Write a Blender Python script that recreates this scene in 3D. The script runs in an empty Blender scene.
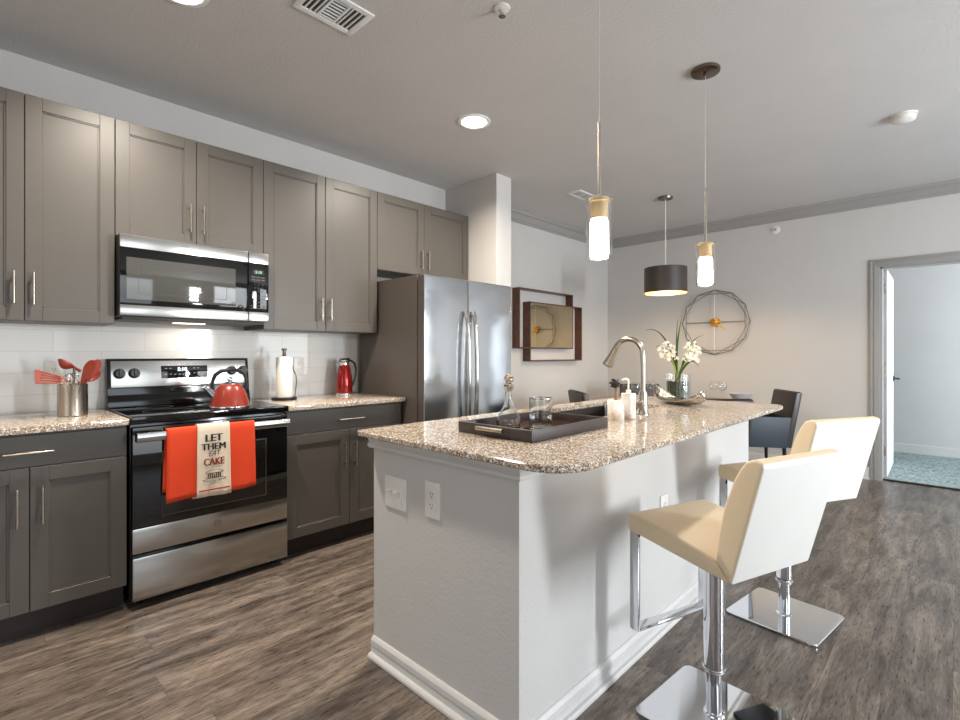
import bpy, bmesh, math, random
from mathutils import Vector, Matrix
from mathutils.geometry import tessellate_polygon
random.seed(7)
PI = math.pi
sc = bpy.context.scene
C = sc.collection

# ------------------------------------------------------------------ camera
cam_data = bpy.data.cameras.new('camera')
cam_data.sensor_width = 36.0
cam_data.lens = 500.0/960*36
cam_data.shift_y = -6.5/960
cam_data.clip_start = 0.05
cam = bpy.data.objects.new('camera', cam_data)
C.objects.link(cam)
cam.location = (3.459, 0.0, 1.22)
cam.rotation_euler = (PI/2, 0, 0.7654)
sc.camera = cam

# ------------------------------------------------------------------ world
w = bpy.data.worlds.new('world'); sc.world = w; w.use_nodes = True
wn = w.node_tree.nodes; wl = w.node_tree.links
bg = wn['Background']
sky = wn.new('ShaderNodeTexSky'); sky.sky_type = 'NISHITA'
sky.sun_disc = False; sky.sun_elevation = math.radians(50); sky.sun_rotation = math.radians(200)
wl.new(sky.outputs[0], bg.inputs[0]); bg.inputs[1].default_value = 0.12

# ------------------------------------------------------------------ lights
def area(name, loc, rot, sx, sy, power, col, spread=180, shape='RECTANGLE'):
    l = bpy.data.lights.new(name, 'AREA'); l.shape = shape; l.size = sx; l.size_y = sy
    l.energy = power; l.color = col; l.spread = math.radians(spread)
    o = bpy.data.objects.new(name, l); C.objects.link(o); o.location = loc; o.rotation_euler = rot
    return o
DAY = (0.88, 0.94, 1.0)
RX = 6.4      # right wall with the living room windows
# daylight through the two windows in the right wall (facing -X)
area('daylight_right_window', (RX-0.03, 2.95, 1.35), (0, PI/2, 0), 1.3, .36, 102, DAY)
area('daylight_wide_window', (RX-0.03, 4.75, 1.5), (0, PI/2, 0), 1.7, 1.5, 40, DAY)
area('daylight_near_window', (RX-0.03, 0.35, 1.45), (0, PI/2, 0), 1.9, 1.6, 18, DAY)
# added fill light at an invented glass door behind the camera (facing +Y)
area('fill_behind_camera', (2.9, -2.57, 1.2), (PI/2, 0, 0), 2.4, 2.1, 9, (0.92, 0.95, 1.0))
# bedroom window
area('daylight_bedroom_window', (5.97, 7.05, 1.5), (0, PI/2, 0), 1.5, 1.3, 85, (0.80, 0.90, 1.0))
WARM = (1.0, 0.90, 0.78)

sc.view_settings.view_transform = 'Standard'
sc.view_settings.look = 'None'
sc.view_settings.exposure = 0.44
sc.view_settings.gamma = 1.0
sc.view_settings.use_curve_mapping = False

# ------------------------------------------------------------------ materials
def s2l(c):
    return tuple((x/255/12.92 if x/255 <= 0.04045 else ((x/255+0.055)/1.055)**2.4) for x in c) + (1,)
def newmat(name):
    m = bpy.data.materials.new(name); m.use_nodes = True
    nt = m.node_tree; b = nt.nodes['Principled BSDF']
    return m, nt, b
def tc(nt, scale=(1, 1, 1), rot=(0, 0, 0)):
    t = nt.nodes.new('ShaderNodeTexCoord'); mp = nt.nodes.new('ShaderNodeMapping')
    mp.inputs['Scale'].default_value = scale; mp.inputs['Rotation'].default_value = rot
    nt.links.new(t.outputs['Object'], mp.inputs['Vector']); return mp.outputs['Vector']
def noise(nt, vec, scale, detail=3, rough=.55):
    n = nt.nodes.new('ShaderNodeTexNoise'); n.inputs['Scale'].default_value = scale
    n.inputs['Detail'].default_value = detail; n.inputs['Roughness'].default_value = rough
    nt.links.new(vec, n.inputs['Vector']); return n.outputs['Fac']
def ramp(nt, fac, stops, interp='LINEAR'):
    r = nt.nodes.new('ShaderNodeValToRGB'); r.color_ramp.interpolation = interp
    els = r.color_ramp.elements
    els[0].position, els[0].color = stops[0]; els[1].position, els[1].color = stops[1]
    for p, c in stops[2:]:
        e = els.new(p); e.color = c
    nt.links.new(fac, r.inputs[0]); return r.outputs[0]
def bump(nt, b, fac, strength, dist=.01):
    n = nt.nodes.new('ShaderNodeBump'); n.inputs['Strength'].default_value = strength
    n.inputs['Distance'].default_value = dist
    nt.links.new(fac, n.inputs['Height']); nt.links.new(n.outputs[0], b.inputs['Normal'])
def mix(nt, fac, a, c, mode='MIX'):
    n = nt.nodes.new('ShaderNodeMix'); n.data_type = 'RGBA'; n.blend_type = mode
    for sock, v in ((n.inputs[0], fac), (n.inputs[6], a), (n.inputs[7], c)):
        if isinstance(v, (int, float)): sock.default_value = v
        elif isinstance(v, tuple): sock.default_value = v
        else: nt.links.new(v, sock)
    return n.outputs[2]
def mat(name, col, rough=.5, metal=0, bs=0, bscale=100, spec=.5, var=0, vscale=6, coat=0, emis=None, estr=0, sss=0):
    m, nt, b = newmat(name)
    c = s2l(col)
    b.inputs['Base Color'].default_value = c
    b.inputs['Roughness'].default_value = rough; b.inputs['Metallic'].default_value = metal
    b.inputs['Specular IOR Level'].default_value = spec
    v = tc(nt)
    nf = noise(nt, v, vscale, 3)
    amt = max(var, .015)
    lo = tuple(x*(1-amt) for x in c[:3])+(1,); hi = tuple(min(1, x*(1+amt)) for x in c[:3])+(1,)
    nt.links.new(ramp(nt, nf, [(.3, lo), (.7, hi)]), b.inputs['Base Color'])
    if bs: bump(nt, b, noise(nt, v, bscale, 3), bs, .004)
    if coat: b.inputs['Coat Weight'].default_value = coat; b.inputs['Coat Roughness'].default_value = .05
    if emis:
        b.inputs['Emission Color'].default_value = s2l(emis); b.inputs['Emission Strength'].default_value = estr
    return m
def glassmat(name, col=(250, 252, 252), rough=0.0, ior=1.45):
    m, nt, b = newmat(name)
    b.inputs['Base Color'].default_value = s2l(col)
    b.inputs['Transmission Weight'].default_value = 1; b.inputs['Roughness'].default_value = rough
    b.inputs['IOR'].default_value = ior
    return m
def thinglass(name, tint=(1, 1, 1, 1), refl=.10):
    m = bpy.data.materials.new(name); m.use_nodes = True; nt = m.node_tree
    nt.nodes.remove(nt.nodes['Principled BSDF'])
    tr = nt.nodes.new('ShaderNodeBsdfTransparent'); tr.inputs[0].default_value = tint
    gl = nt.nodes.new('ShaderNodeBsdfGlossy'); gl.inputs['Roughness'].default_value = .02
    lw = nt.nodes.new('ShaderNodeLayerWeight'); lw.inputs[0].default_value = .5
    pw = nt.nodes.new('ShaderNodeMath'); pw.operation = 'POWER'; pw.inputs[1].default_value = 2.8; nt.links.new(lw.outputs['Facing'], pw.inputs[0])
    mm = nt.nodes.new('ShaderNodeMath'); mm.operation = 'MULTIPLY_ADD'; mm.inputs[1].default_value = .7; mm.inputs[2].default_value = .045
    mx = nt.nodes.new('ShaderNodeMixShader')
    nt.links.new(pw.outputs[0], mm.inputs[0]); nt.links.new(mm.outputs[0], mx.inputs[0])
    nt.links.new(tr.outputs[0], mx.inputs[1]); nt.links.new(gl.outputs[0], mx.inputs[2])
    nt.links.new(mx.outputs[0], nt.nodes['Material Output'].inputs[0])
    return m
def steel(name, col=(196, 194, 190), rough=.25, sc_=(1, 1, 1), wav=0.0, wavs=3, bstr=.05):
    m, nt, b = newmat(name)
    b.inputs['Metallic'].default_value = 1; b.inputs['Base Color'].default_value = s2l(col)
    v = tc(nt, sc_); f = noise(nt, v, 60, 4)
    if bstr == 0: b.inputs['Roughness'].default_value = rough; return m
    nt.links.new(ramp(nt, f, [(.2, (rough*.75,)*3+(1,)), (.8, (rough*1.3,)*3+(1,))]), b.inputs['Roughness'])
    if wav:
        v2 = tc(nt, (1, .35, 1)); g = noise(nt, v2, wavs, 1)
        n1 = nt.nodes.new('ShaderNodeBump'); n1.inputs['Strength'].default_value = wav; n1.inputs['Distance'].default_value = .05
        nt.links.new(g, n1.inputs['Height'])
        n2 = nt.nodes.new('ShaderNodeBump'); n2.inputs['Strength'].default_value = bstr; n2.inputs['Distance'].default_value = .001
        nt.links.new(f, n2.inputs['Height']); nt.links.new(n1.outputs[0], n2.inputs['Normal'])
        nt.links.new(n2.outputs[0], b.inputs['Normal'])
    else:
        bump(nt, b, f, bstr, .001)
    return m

def wallmat(name, col, bs=.22, bscale=95, rough=.7):
    m, nt, b = newmat(name); b.inputs['Roughness'].default_value = rough
    c = s2l(col); v = tc(nt)
    lo = tuple(x*.98 for x in c[:3])+(1,); hi = tuple(x*1.02 for x in c[:3])+(1,)
    nt.links.new(ramp(nt, noise(nt, v, 2, 2), [(.3, lo), (.7, hi)]), b.inputs['Base Color'])
    bump(nt, b, noise(nt, v, bscale, 2, .5), bs, .004)
    return m
M = {}
M['wall'] = wallmat('wall_paint', (204, 201, 197))
M['ceil'] = wallmat('ceiling_paint', (204, 203, 202), .5, 70)
M['trimgrey'] = mat('grey_trim_paint', (158, 156, 153), .4)
M['white'] = mat('white_trim_paint', (238, 240, 240), .35)
M['basepaint'] = mat('baseboard_paint', (214, 212, 208), .4)
M['cab'] = mat('cabinet_paint', (82, 77, 71), .40, spec=.5, var=.02, bs=.03, bscale=150)
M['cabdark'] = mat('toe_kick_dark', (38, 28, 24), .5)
M['nickel'] = steel('brushed_nickel', (184, 175, 163), .25, bstr=0)
M['steel'] = steel('stainless_steel', (190, 188, 184), .20, (1, 1, 60), .25, 5)
M['fridge'] = steel('fridge_steel', (205, 208, 212), .16, (1, 1, 30), .30, 3.2, .015)
M['sinksteel'] = steel('satin_sink_steel', (84, 80, 76), .3, bstr=0)
M['chrome'] = steel('polished_chrome', (225, 228, 232), .035, bstr=.0)
M['black'] = mat('black_enamel', (12, 12, 13), .12, spec=.6)
M['blackglass'] = mat('black_glass', (8, 8, 9), .04, spec=.7)
M['blackplastic'] = mat('black_plastic', (20, 20, 21), .35)
M['ovenwin'] = mat('oven_window', (26, 24, 23), .05, spec=.7)
M['mwwin'] = mat('microwave_window', (70, 70, 68), .05, spec=.9)
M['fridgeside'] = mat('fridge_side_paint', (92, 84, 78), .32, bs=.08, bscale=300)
M['plate'] = mat('white_plate_plastic', (236, 233, 226), .3)
M['slot'] = mat('slot_dark', (70, 66, 60), .5)
M['red'] = mat('red_enamel', (196, 44, 26), .22, coat=.5)
M['kettle'] = mat('kettle_orange_red_enamel', (138, 44, 30), .32, coat=.25)
M['redmetal'] = mat('red_metallic_lacquer', (140, 18, 16), .16, metal=.6, coat=.6)
M['silicone'] = mat('red_silicone', (138, 50, 34), .4)
M['cream'] = mat('cream_leather', (236, 214, 180), .42, bs=.06, bscale=260, var=.02)
M['whiteleather'] = mat('white_leather', (236, 234, 228), .36, bs=.06, bscale=260)
M['paper'] = mat('paper_towel', (240, 236, 228), .85, bs=.3, bscale=120)
M['orange'] = mat('orange_cloth', (222, 66, 24), .85, bs=.25, bscale=400)
M['linen'] = mat('natural_linen', (226, 210, 188), .9, bs=.3, bscale=500)
M['ink'] = mat('black_print', (40, 32, 30), .8)
M['inkred'] = mat('dark_red_print', (130, 34, 24), .8)
M['inkstripe'] = mat('red_stripe_print', (178, 58, 40), .8)
M['traywood'] = mat('dark_tray_wood', (62, 52, 50), .35, var=.15, vscale=20)
M['traymirror'] = mat('bronze_tray_mirror', (120, 92, 72), .08, metal=.8)
M['glass'] = glassmat('clear_glass')
M['thin'] = thinglass('thin_clear_glass')
M['pane'] = thinglass('window_pane')
M['crystalstop'] = glassmat('crystal_stopper', (238, 222, 205), 0.02, 1.5)
M['frost'] = mat('frosted_lit_glass', (255, 250, 240), .5, emis=(255, 236, 205), estr=16)
M['canlens'] = mat('lit_recessed_lens', (255, 250, 240), .5, emis=(255, 246, 230), estr=14)
M['tasklens'] = mat('lit_task_lens', (255, 250, 240), .5, emis=(255, 226, 190), estr=2.5)
M['drum'] = mat('bronze_fabric_shade', (60, 51, 46), .45, bs=.1, bscale=300)
M['druminner'] = mat('gold_shade_lining', (226, 176, 90), .4, metal=.3)
M['bulb'] = mat('lit_bulb', (255, 240, 210), .5, emis=(255, 214, 150), estr=25)
M['bronze'] = steel('dark_nickel', (120, 112, 104), .25, bstr=0)
M['cord'] = mat('clear_cord', (205, 205, 200), .3)
M['walnut'] = None
M['mirror'] = mat('bronze_mirror', (206, 192, 162), .03, metal=1)
M['goldfrost'] = mat('pale_gold_socket', (236, 206, 160), .35, metal=.35)
M['gold'] = mat('aged_gold', (206, 150, 66), .3, metal=1)
M['brass'] = mat('pale_brass', (226, 198, 130), .3, metal=.7)
M['wire'] = mat('bronze_wire', (116, 108, 100), .4, metal=.5)
M['spokepale'] = mat('pale_wire', (235, 235, 232), .5)
M['blackleather'] = mat('black_brown_leather', (36, 27, 22), .35)
M['navy'] = mat('blue_black_upholstery', (44, 54, 64), .45)
M['grout'] = mat('white_grout', (225, 224, 220), .8)
M['marble'] = None
M['green'] = mat('leaf_green', (58, 82, 34), .4, var=.25, vscale=30)
M['stemgreen'] = mat('pale_stem_green', (150, 168, 84), .45, var=.15, vscale=30)
M['petal'] = mat('white_petal', (248, 244, 228), .5)
M['moss'] = mat('dark_leaf_lining', (34, 46, 20), .35, var=.4, vscale=60)
M['hammered'] = None
M['redcloth'] = mat('dark_red_napkin', (150, 32, 36), .8)
M['ceramicgrey'] = mat('grey_ceramic', (178, 180, 182), .3)
M['bowlbrown'] = mat('dark_brown_ceramic', (84, 66, 54), .4)
M['tablewood'] = mat('warm_table_wood', (128, 100, 82), .3, var=.15, vscale=8)
M['display'] = mat('lit_display', (225, 235, 240), .5, emis=(215, 230, 240), estr=1.6)
M['displaygreen'] = mat('lit_green_display', (120, 190, 140), .5, emis=(120, 200, 140), estr=.7)
M['label'] = mat('pale_print', (170, 170, 168), .5)
M['stemsteel'] = M['nickel']
M['doorhw'] = steel('dark_lever_steel', (70, 70, 72), .3)
M['brush'] = mat('black_bristles', (16, 16, 18), .6, bs=.6, bscale=500)
M['brushwood'] = mat('brown_wood_handle', (140, 110, 84), .5, var=.2, vscale=30)

def m_wood(name, a, b_, rough, scale):
    m, nt, b = newmat(name); b.inputs['Roughness'].default_value = rough
    v = tc(nt, scale)
    nt.links.new(ramp(nt, noise(nt, v, 6, 6, .65), [(.3, s2l(a)), (.7, s2l(b_))]), b.inputs['Base Color'])
    return m
M['walnut'] = m_wood('walnut_wood', (70, 40, 24), (108, 66, 42), .35, (3, 3, 3))

def m_floor():
    m, nt, b = newmat('grey_brown_plank_floor')
    t = nt.nodes.new('ShaderNodeTexCoord')
    sp = nt.nodes.new('ShaderNodeSeparateXYZ'); nt.links.new(t.outputs['Object'], sp.inputs[0])
    cb = nt.nodes.new('ShaderNodeCombineXYZ')
    def mth(op, a, b_=None):
        n = nt.nodes.new('ShaderNodeMath'); n.operation = op
        for i_, v_ in enumerate((a, b_)):
            if v_ is None: continue
            if isinstance(v_, (int, float)): n.inputs[i_].default_value = v_
            else: nt.links.new(v_, n.inputs[i_])
        return n.outputs[0]
    row = mth('FLOOR', mth('DIVIDE', sp.outputs['X'], .181))
    wnz = nt.nodes.new('ShaderNodeTexWhiteNoise'); wnz.noise_dimensions = '1D'; nt.links.new(row, wnz.inputs['W'])
    nt.links.new(mth('ADD', sp.outputs['Y'], mth('MULTIPLY', wnz.outputs['Value'], 1.22)), cb.inputs['X']); nt.links.new(sp.outputs['X'], cb.inputs['Y'])
    br = nt.nodes.new('ShaderNodeTexBrick'); nt.links.new(cb.outputs[0], br.inputs['Vector'])
    br.offset = 0; br.offset_frequency = 2
    br.inputs['Color1'].default_value = (0, 0, 0, 1); br.inputs['Color2'].default_value = (1, 1, 1, 1)
    br.inputs['Mortar'].default_value = (.5, .5, .5, 1)
    br.inputs['Scale'].default_value = 1; br.inputs['Mortar Size'].default_value = .0012
    br.inputs['Mortar Smooth'].default_value = .3
    br.inputs['Brick Width'].default_value = 1.22; br.inputs['Row Height'].default_value = .181
    # grain, shifted per plank
    sc1 = nt.nodes.new('ShaderNodeVectorMath'); sc1.operation = 'MULTIPLY'; sc1.inputs[1].default_value = (1.1, 7, 1)
    nt.links.new(cb.outputs[0], sc1.inputs[0])
    ad = nt.nodes.new('ShaderNodeVectorMath'); ad.operation = 'ADD'
    mu = nt.nodes.new('ShaderNodeVectorMath'); mu.operation = 'SCALE'; mu.inputs['Scale'].default_value = 37
    nt.links.new(br.outputs['Color'], mu.inputs[0]); nt.links.new(sc1.outputs[0], ad.inputs[0]); nt.links.new(mu.outputs[0], ad.inputs[1])
    g1 = noise(nt, ad.outputs[0], 2.6, 10, .72); g1.node.inputs['Distortion'].default_value = .6
    sc2 = nt.nodes.new('ShaderNodeVectorMath'); sc2.operation = 'MULTIPLY'; sc2.inputs[1].default_value = (9, 60, 1)
    nt.links.new(cb.outputs[0], sc2.inputs[0]); g2 = noise(nt, sc2.outputs[0], 2, 4, .7)
    base = ramp(nt, g1, [(.36, s2l((66, 57, 51))), (.68, s2l((150, 137, 124))), (.5, s2l((108, 97, 88)))])
    tone = ramp(nt, br.outputs['Color'], [(0, (.84, .84, .85, 1)), (1, (1.1, 1.09, 1.07, 1))])
    c1 = mix(nt, 1.0, base, tone, 'MULTIPLY')
    c2 = mix(nt, .5, c1, ramp(nt, g2, [(.35, (.25, .24, .23, 1)), (.65, (1.5, 1.5, 1.5, 1))]), 'MULTIPLY')
    seam = mix(nt, mth('MULTIPLY', br.outputs['Fac'], .6), c2, s2l((52, 43, 37)))
    nt.links.new(seam, b.inputs['Base Color'])
    nt.links.new(ramp(nt, g2, [(.3, (.24,)*3+(1,)), (.7, (.40,)*3+(1,))]), b.inputs['Roughness'])
    bump(nt, b, g2, .12, .002)
    return m
M['floor'] = m_floor()

def m_granite():
    m, nt, b = newmat('speckled_granite')
    v = tc(nt)
    n1 = noise(nt, v, 150, 3, .6); n2 = noise(nt, v, 40, 3, .6); n3 = noise(nt, v, 230, 2, .6); n4 = noise(nt, v, 120, 2, .5)
    base = ramp(nt, n2, [(.35, s2l((172, 150, 124))), (.65, s2l((212, 197, 177)))])
    c = mix(nt, ramp(nt, n1, [(.51, (0, 0, 0, 1)), (.57, (1, 1, 1, 1))]), base, s2l((138, 108, 82)))
    c = mix(nt, ramp(nt, n4, [(.55, (0, 0, 0, 1)), (.59, (1, 1, 1, 1))]), c, s2l((240, 236, 228)))
    c = mix(nt, ramp(nt, n3, [(.40, (1, 1, 1, 1)), (.44, (0, 0, 0, 1))]), c, s2l((46, 40, 38)))
    nt.links.new(c, b.inputs['Base Color'])
    b.inputs['Roughness'].default_value = .10; b.inputs['Specular IOR Level'].default_value = .6
    return m
M['granite'] = m_granite()

def m_tile():
    m, nt, b = newmat('glossy_white_tile')
    t = nt.nodes.new('ShaderNodeTexCoord')
    sp = nt.nodes.new('ShaderNodeSeparateXYZ'); nt.links.new(t.outputs['Object'], sp.inputs[0])
    cb = nt.nodes.new('ShaderNodeCombineXYZ')
    ax = nt.nodes.new('ShaderNodeMath'); ax.operation = 'ADD'; ax.inputs[1].default_value = -.547+.412*8
    az = nt.nodes.new('ShaderNodeMath'); az.operation = 'ADD'; az.inputs[1].default_value = -1.231+.1125*20
    nt.links.new(sp.outputs['Y'], ax.inputs[0]); nt.links.new(sp.outputs['Z'], az.inputs[0])
    nt.links.new(ax.outputs[0], cb.inputs['X']); nt.links.new(az.outputs[0], cb.inputs['Y'])
    br = nt.nodes.new('ShaderNodeTexBrick'); nt.links.new(cb.outputs[0], br.inputs['Vector'])
    br.offset = .5; br.offset_frequency = 2
    br.inputs['Color1'].default_value = s2l((226, 226, 223)); br.inputs['Color2'].default_value = s2l((232, 232, 229))
    br.inputs['Mortar'].default_value = s2l((216, 215, 212))
    br.inputs['Scale'].default_value = 1; br.inputs['Mortar Size'].default_value = .0022; br.inputs['Mortar Smooth'].default_value = .2
    br.inputs['Brick Width'].default_value = .412; br.inputs['Row Height'].default_value = .1125
    nt.links.new(br.outputs['Color'], b.inputs['Base Color'])
    b.inputs['Roughness'].default_value = .05; b.inputs['Specular IOR Level'].default_value = .4
    inv = nt.nodes.new('ShaderNodeMath'); inv.operation = 'SUBTRACT'; inv.inputs[0].default_value = 1
    nt.links.new(br.outputs['Fac'], inv.inputs[1])
    bump(nt, b, inv.outputs[0], .3, .0015)
    return m
M['tile'] = m_tile()
def m_marble():
    m, nt, b = newmat('white_marble')
    n = noise(nt, tc(nt), 14, 6, .7)
    nt.links.new(ramp(nt, n, [(.45, s2l((240, 236, 228))), (.62, s2l((196, 172, 150)))]), b.inputs['Base Color'])
    b.inputs['Roughness'].default_value = .2
    return m
M['marble'] = m_marble()
def m_hammer():
    m, nt, b = newmat('hammered_champagne_metal')
    b.inputs['Metallic'].default_value = 1; b.inputs['Base Color'].default_value = s2l((190, 184, 174)); b.inputs['Roughness'].default_value = .22
    vo = nt.nodes.new('ShaderNodeTexVoronoi'); vo.inputs['Scale'].default_value = 70
    nt.links.new(tc(nt), vo.inputs['Vector']); bump(nt, b, vo.outputs['Distance'], .8, .006)
    return m
M['hammered'] = m_hammer()
def m_carpet():
    m, nt, b = newmat('teal_grey_carpet'); b.inputs['Roughness'].default_value = 1
    v = tc(nt); n = noise(nt, v, 45, 5, .75)
    nt.links.new(ramp(nt, n, [(.36, s2l((86, 112, 112))), (.62, s2l((196, 208, 204)))]), b.inputs['Base Color'])
    bump(nt, b, noise(nt, v, 160, 4, .8), 1, .02)
    return m
M['carpet'] = m_carpet()
M['outside'] = mat('outside_paving', (150, 150, 145), .9)

# ------------------------------------------------------------------ mesh builder
class B:
    def __init__(s): s.bm = bmesh.new(); s.mats = []
    def mi(s, m):
        if m is None: return 0
        if m not in s.mats: s.mats.append(m)
        return s.mats.index(m)
    def _fin(s, verts, mat, xf):
        if xf is not None:
            for v in verts: v.co = xf(v.co) if callable(xf) else xf @ v.co
    def box(s, x0, x1, y0, y1, z0, z1, bev=0, seg=2, mat=None, xf=None):
        r = bmesh.ops.create_cube(s.bm, size=1)
        vs = r['verts']
        for v in vs:
            v.co = Vector(((x0+x1)/2+v.co.x*(x1-x0), (y0+y1)/2+v.co.y*(y1-y0), (z0+z1)/2+v.co.z*(z1-z0)))
        fs = set(f for v in vs for f in v.link_faces)
        if bev:
            es = list(set(e for v in vs for e in v.link_edges))
            r2 = bmesh.ops.bevel(s.bm, geom=es, offset=bev, segments=seg, affect='EDGES', profile=.6)
            vs = list(set(v for v in r2['verts']) | set(v for v in vs if v.is_valid))
            fs = set(f for v in vs for f in v.link_faces)
        k = s.mi(mat)
        for f in fs: f.material_index = k
        s._fin(vs, mat, xf); return s
    def loft(s, rings, cap=True, closed=True, mat=None, xf=None):
        """rings: list of lists of points with the same count"""
        R = [[s.bm.verts.new(xf(Vector(p)) if callable(xf) else (xf @ Vector(p) if xf is not None else Vector(p))) for p in r] for r in rings]
        k = s.mi(mat); n = len(R[0]); fs = []
        for a, b in zip(R, R[1:]):
            for i in range(n if closed else n-1):
                j = (i+1) % n
                try: f = s.bm.faces.new((a[i], a[j], b[j], b[i])); fs.append(f)
                except ValueError: pass
        if cap:
            for r in (R[0], R[-1]):
                try: fs.append(s.bm.faces.new(r))
                except ValueError: pass
        for f in fs: f.material_index = k
        return s
    def lathe(s, prof, c=(0, 0, 0), n=32, mat=None, cap=True, xf=None):
        c = Vector(c)
        rings = [[(c.x+r*math.cos(2*PI*i/n), c.y+r*math.sin(2*PI*i/n), c.z+z) for i in range(n)] for r, z in prof]
        return s.loft(rings, cap, True, mat, xf)
    def cyl(s, p0, p1, r, n=16, r1=None, mat=None, xf=None):
        return s.tube([p0, p1], r, n, mat, r1=r1, xf=xf)
    def tube(s, pts, r, n=12, mat=None, r1=None, radii=None, flat=None, up=None, cap=True, xf=None):
        pts = [Vector(p) for p in pts]; m = len(pts)
        if radii is None: radii = [r + ((r1-r)*i/(m-1) if r1 is not None else 0) for i in range(m)]
        rings = []; prev = None
        for i, p in enumerate(pts):
            t = (pts[min(i+1, m-1)]-pts[max(i-1, 0)]).normalized()
            if prev is None:
                a = Vector(up) if up else (Vector((0, 0, 1)) if abs(t.z) < .9 else Vector((1, 0, 0)))
                u = (a-t*a.dot(t)).normalized()
            else:
                u = (prev-t*prev.dot(t)).normalized()
            prev = u; v = t.cross(u); q = radii[i]; fl = flat if flat else 1
            rings.append([p+u*(q*math.cos(2*PI*k/n))+v*(q*fl*math.sin(2*PI*k/n)) for k in range(n)])
        return s.loft(rings, cap, True, mat, xf)
    def prism(s, poly, ax, a0, a1, bev=0, mat=None, xf=None, seg=2):
        """poly in the two other axes (order xyz minus ax)"""
        def P(p, a):
            if ax == 'x': return Vector((a, p[0], p[1]))
            if ax == 'y': return Vector((p[0], a, p[1]))
            return Vector((p[0], p[1], a))
        A = [s.bm.verts.new(P(p, a0)) for p in poly]; Bv = [s.bm.verts.new(P(p, a1)) for p in poly]
        k = s.mi(mat); fs = []
        fs.append(s.bm.faces.new(A)); fs.append(s.bm.faces.new(Bv))
        n = len(poly)
        for i in range(n): fs.append(s.bm.faces.new((A[i], A[(i+1) % n], Bv[(i+1) % n], Bv[i])))
        for f in fs: f.material_index = k
        vs = A+Bv
        if bev:
            bmesh.ops.recalc_face_normals(s.bm, faces=fs)
            es = list(set(e for f in fs for e in f.edges))
            r = bmesh.ops.bevel(s.bm, geom=es, offset=bev, segments=seg, affect='EDGES', profile=.6)
            vs = list(set(v for f in r['faces'] for v in f.verts) | set(v for v in vs if v.is_valid))
            fs2 = set(f for v in vs for f in v.link_faces)
            for f in fs2: f.material_index = k
        s._fin(vs, mat, xf); return s
    def sphere(s, c, r, n=16, mat=None, sc_=(1, 1, 1), xf=None):
        m2 = n//2
        rings = []
        for j in range(1, m2):
            a = -PI/2+PI*j/m2
            rings.append([(c[0]+r*sc_[0]*math.cos(a)*math.cos(2*PI*i/n), c[1]+r*sc_[1]*math.cos(a)*math.sin(2*PI*i/n), c[2]+r*sc_[2]*math.sin(a)) for i in range(n)])
        return s.loft(rings, True, True, mat, xf)
    def build(s, name, m, parent=None, org=None, smooth=True, angle=35):
        bmesh.ops.recalc_face_normals(s.bm, faces=s.bm.faces[:])
        off = Vector(org) if org is not None else (world_of(parent) if parent else Vector((0, 0, 0)))
        for v in s.bm.verts: v.co -= off
        me = bpy.data.meshes.new(name); s.bm.to_mesh(me); s.bm.free()
        if s.mats:
            for x in s.mats: me.materials.append(M[x])
            if m and M.get(m) and m not in s.mats: pass
        else: me.materials.append(M[m])
        if smooth:
            for p in me.polygons: p.use_smooth = True
            me.set_sharp_from_angle(angle=math.radians(angle))
        o = bpy.data.objects.new(name, me); C.objects.link(o)
        if parent: o.parent = parent
        elif org is not None: o.location = org
        return o
def world_of(o):
    v = Vector((0, 0, 0))
    while o is not None: v += o.location; o = o.parent
    return v
def tag(o, label, cat, group=None, kind=None):
    o['label'] = label; o['category'] = cat
    if group: o['group'] = group
    if kind: o['kind'] = kind
    return o
def thing(name, label, cat, loc, rz=0, group=None):
    o = bpy.data.objects.new(name, None); C.objects.link(o); o.empty_display_size = .1
    o.location = loc; o.rotation_euler = (0, 0, rz)
    return tag(o, label, cat, group)
def struct(o): o['kind'] = 'structure'; return o
def copy_tree(o, parent=None):
    c = o.copy(); C.objects.link(c); c.parent = parent
    for ch in list(o.children): copy_tree(ch, c)
    return c
def solidify(o, t, offset=0):
    md = o.modifiers.new('thickness', 'SOLIDIFY'); md.thickness = t; md.offset = offset
def subsurf(o, l=1):
    md = o.modifiers.new('smooth', 'SUBSURF'); md.levels = l; md.render_levels = l
def text_mesh(txt, size, extrude=.0004, offset=0, shear=0, spacing=1, width=None):
    cu = bpy.data.curves.new('t', 'FONT'); cu.body = txt; cu.size = size; cu.extrude = extrude
    cu.offset = offset; cu.shear = shear; cu.align_x = 'CENTER'; cu.space_character = spacing
    o = bpy.data.objects.new('t', cu); C.objects.link(o)
    dg = bpy.context.evaluated_depsgraph_get(); me = bpy.data.meshes.new_from_object(o.evaluated_get(dg))
    bpy.data.objects.remove(o); bpy.data.curves.remove(cu)
    if width:
        xs = [v.co.x for v in me.vertices]; k = width/(max(xs)-min(xs))
        for v in me.vertices: v.co.x *= k
    return me
TX = Matrix(((0, 0, 1, 0), (1, 0, 0, 0), (0, 1, 0, 0), (0, 0, 0, 1)))    # text on a face that looks towards +X
def text_part(name, txt, size, pos, m, parent, bold=0, **k):
    me = text_mesh(txt, size, **k); me.name = name
    off = world_of(parent)
    if bold:
        bm = bmesh.new()
        for q in (-bold, 0, bold):
            me.transform(Matrix.Translation((q, 0, q*.05))); bm.from_mesh(me); me.transform(Matrix.Translation((-q, 0, -q*.05)))
        bm.to_mesh(me); bm.free()
    me.transform(Matrix.Translation(Vector(pos)-off) @ TX)
    me.materials.append(M[m]); o = bpy.data.objects.new(name, me); C.objects.link(o); o.parent = parent
    return o

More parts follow.
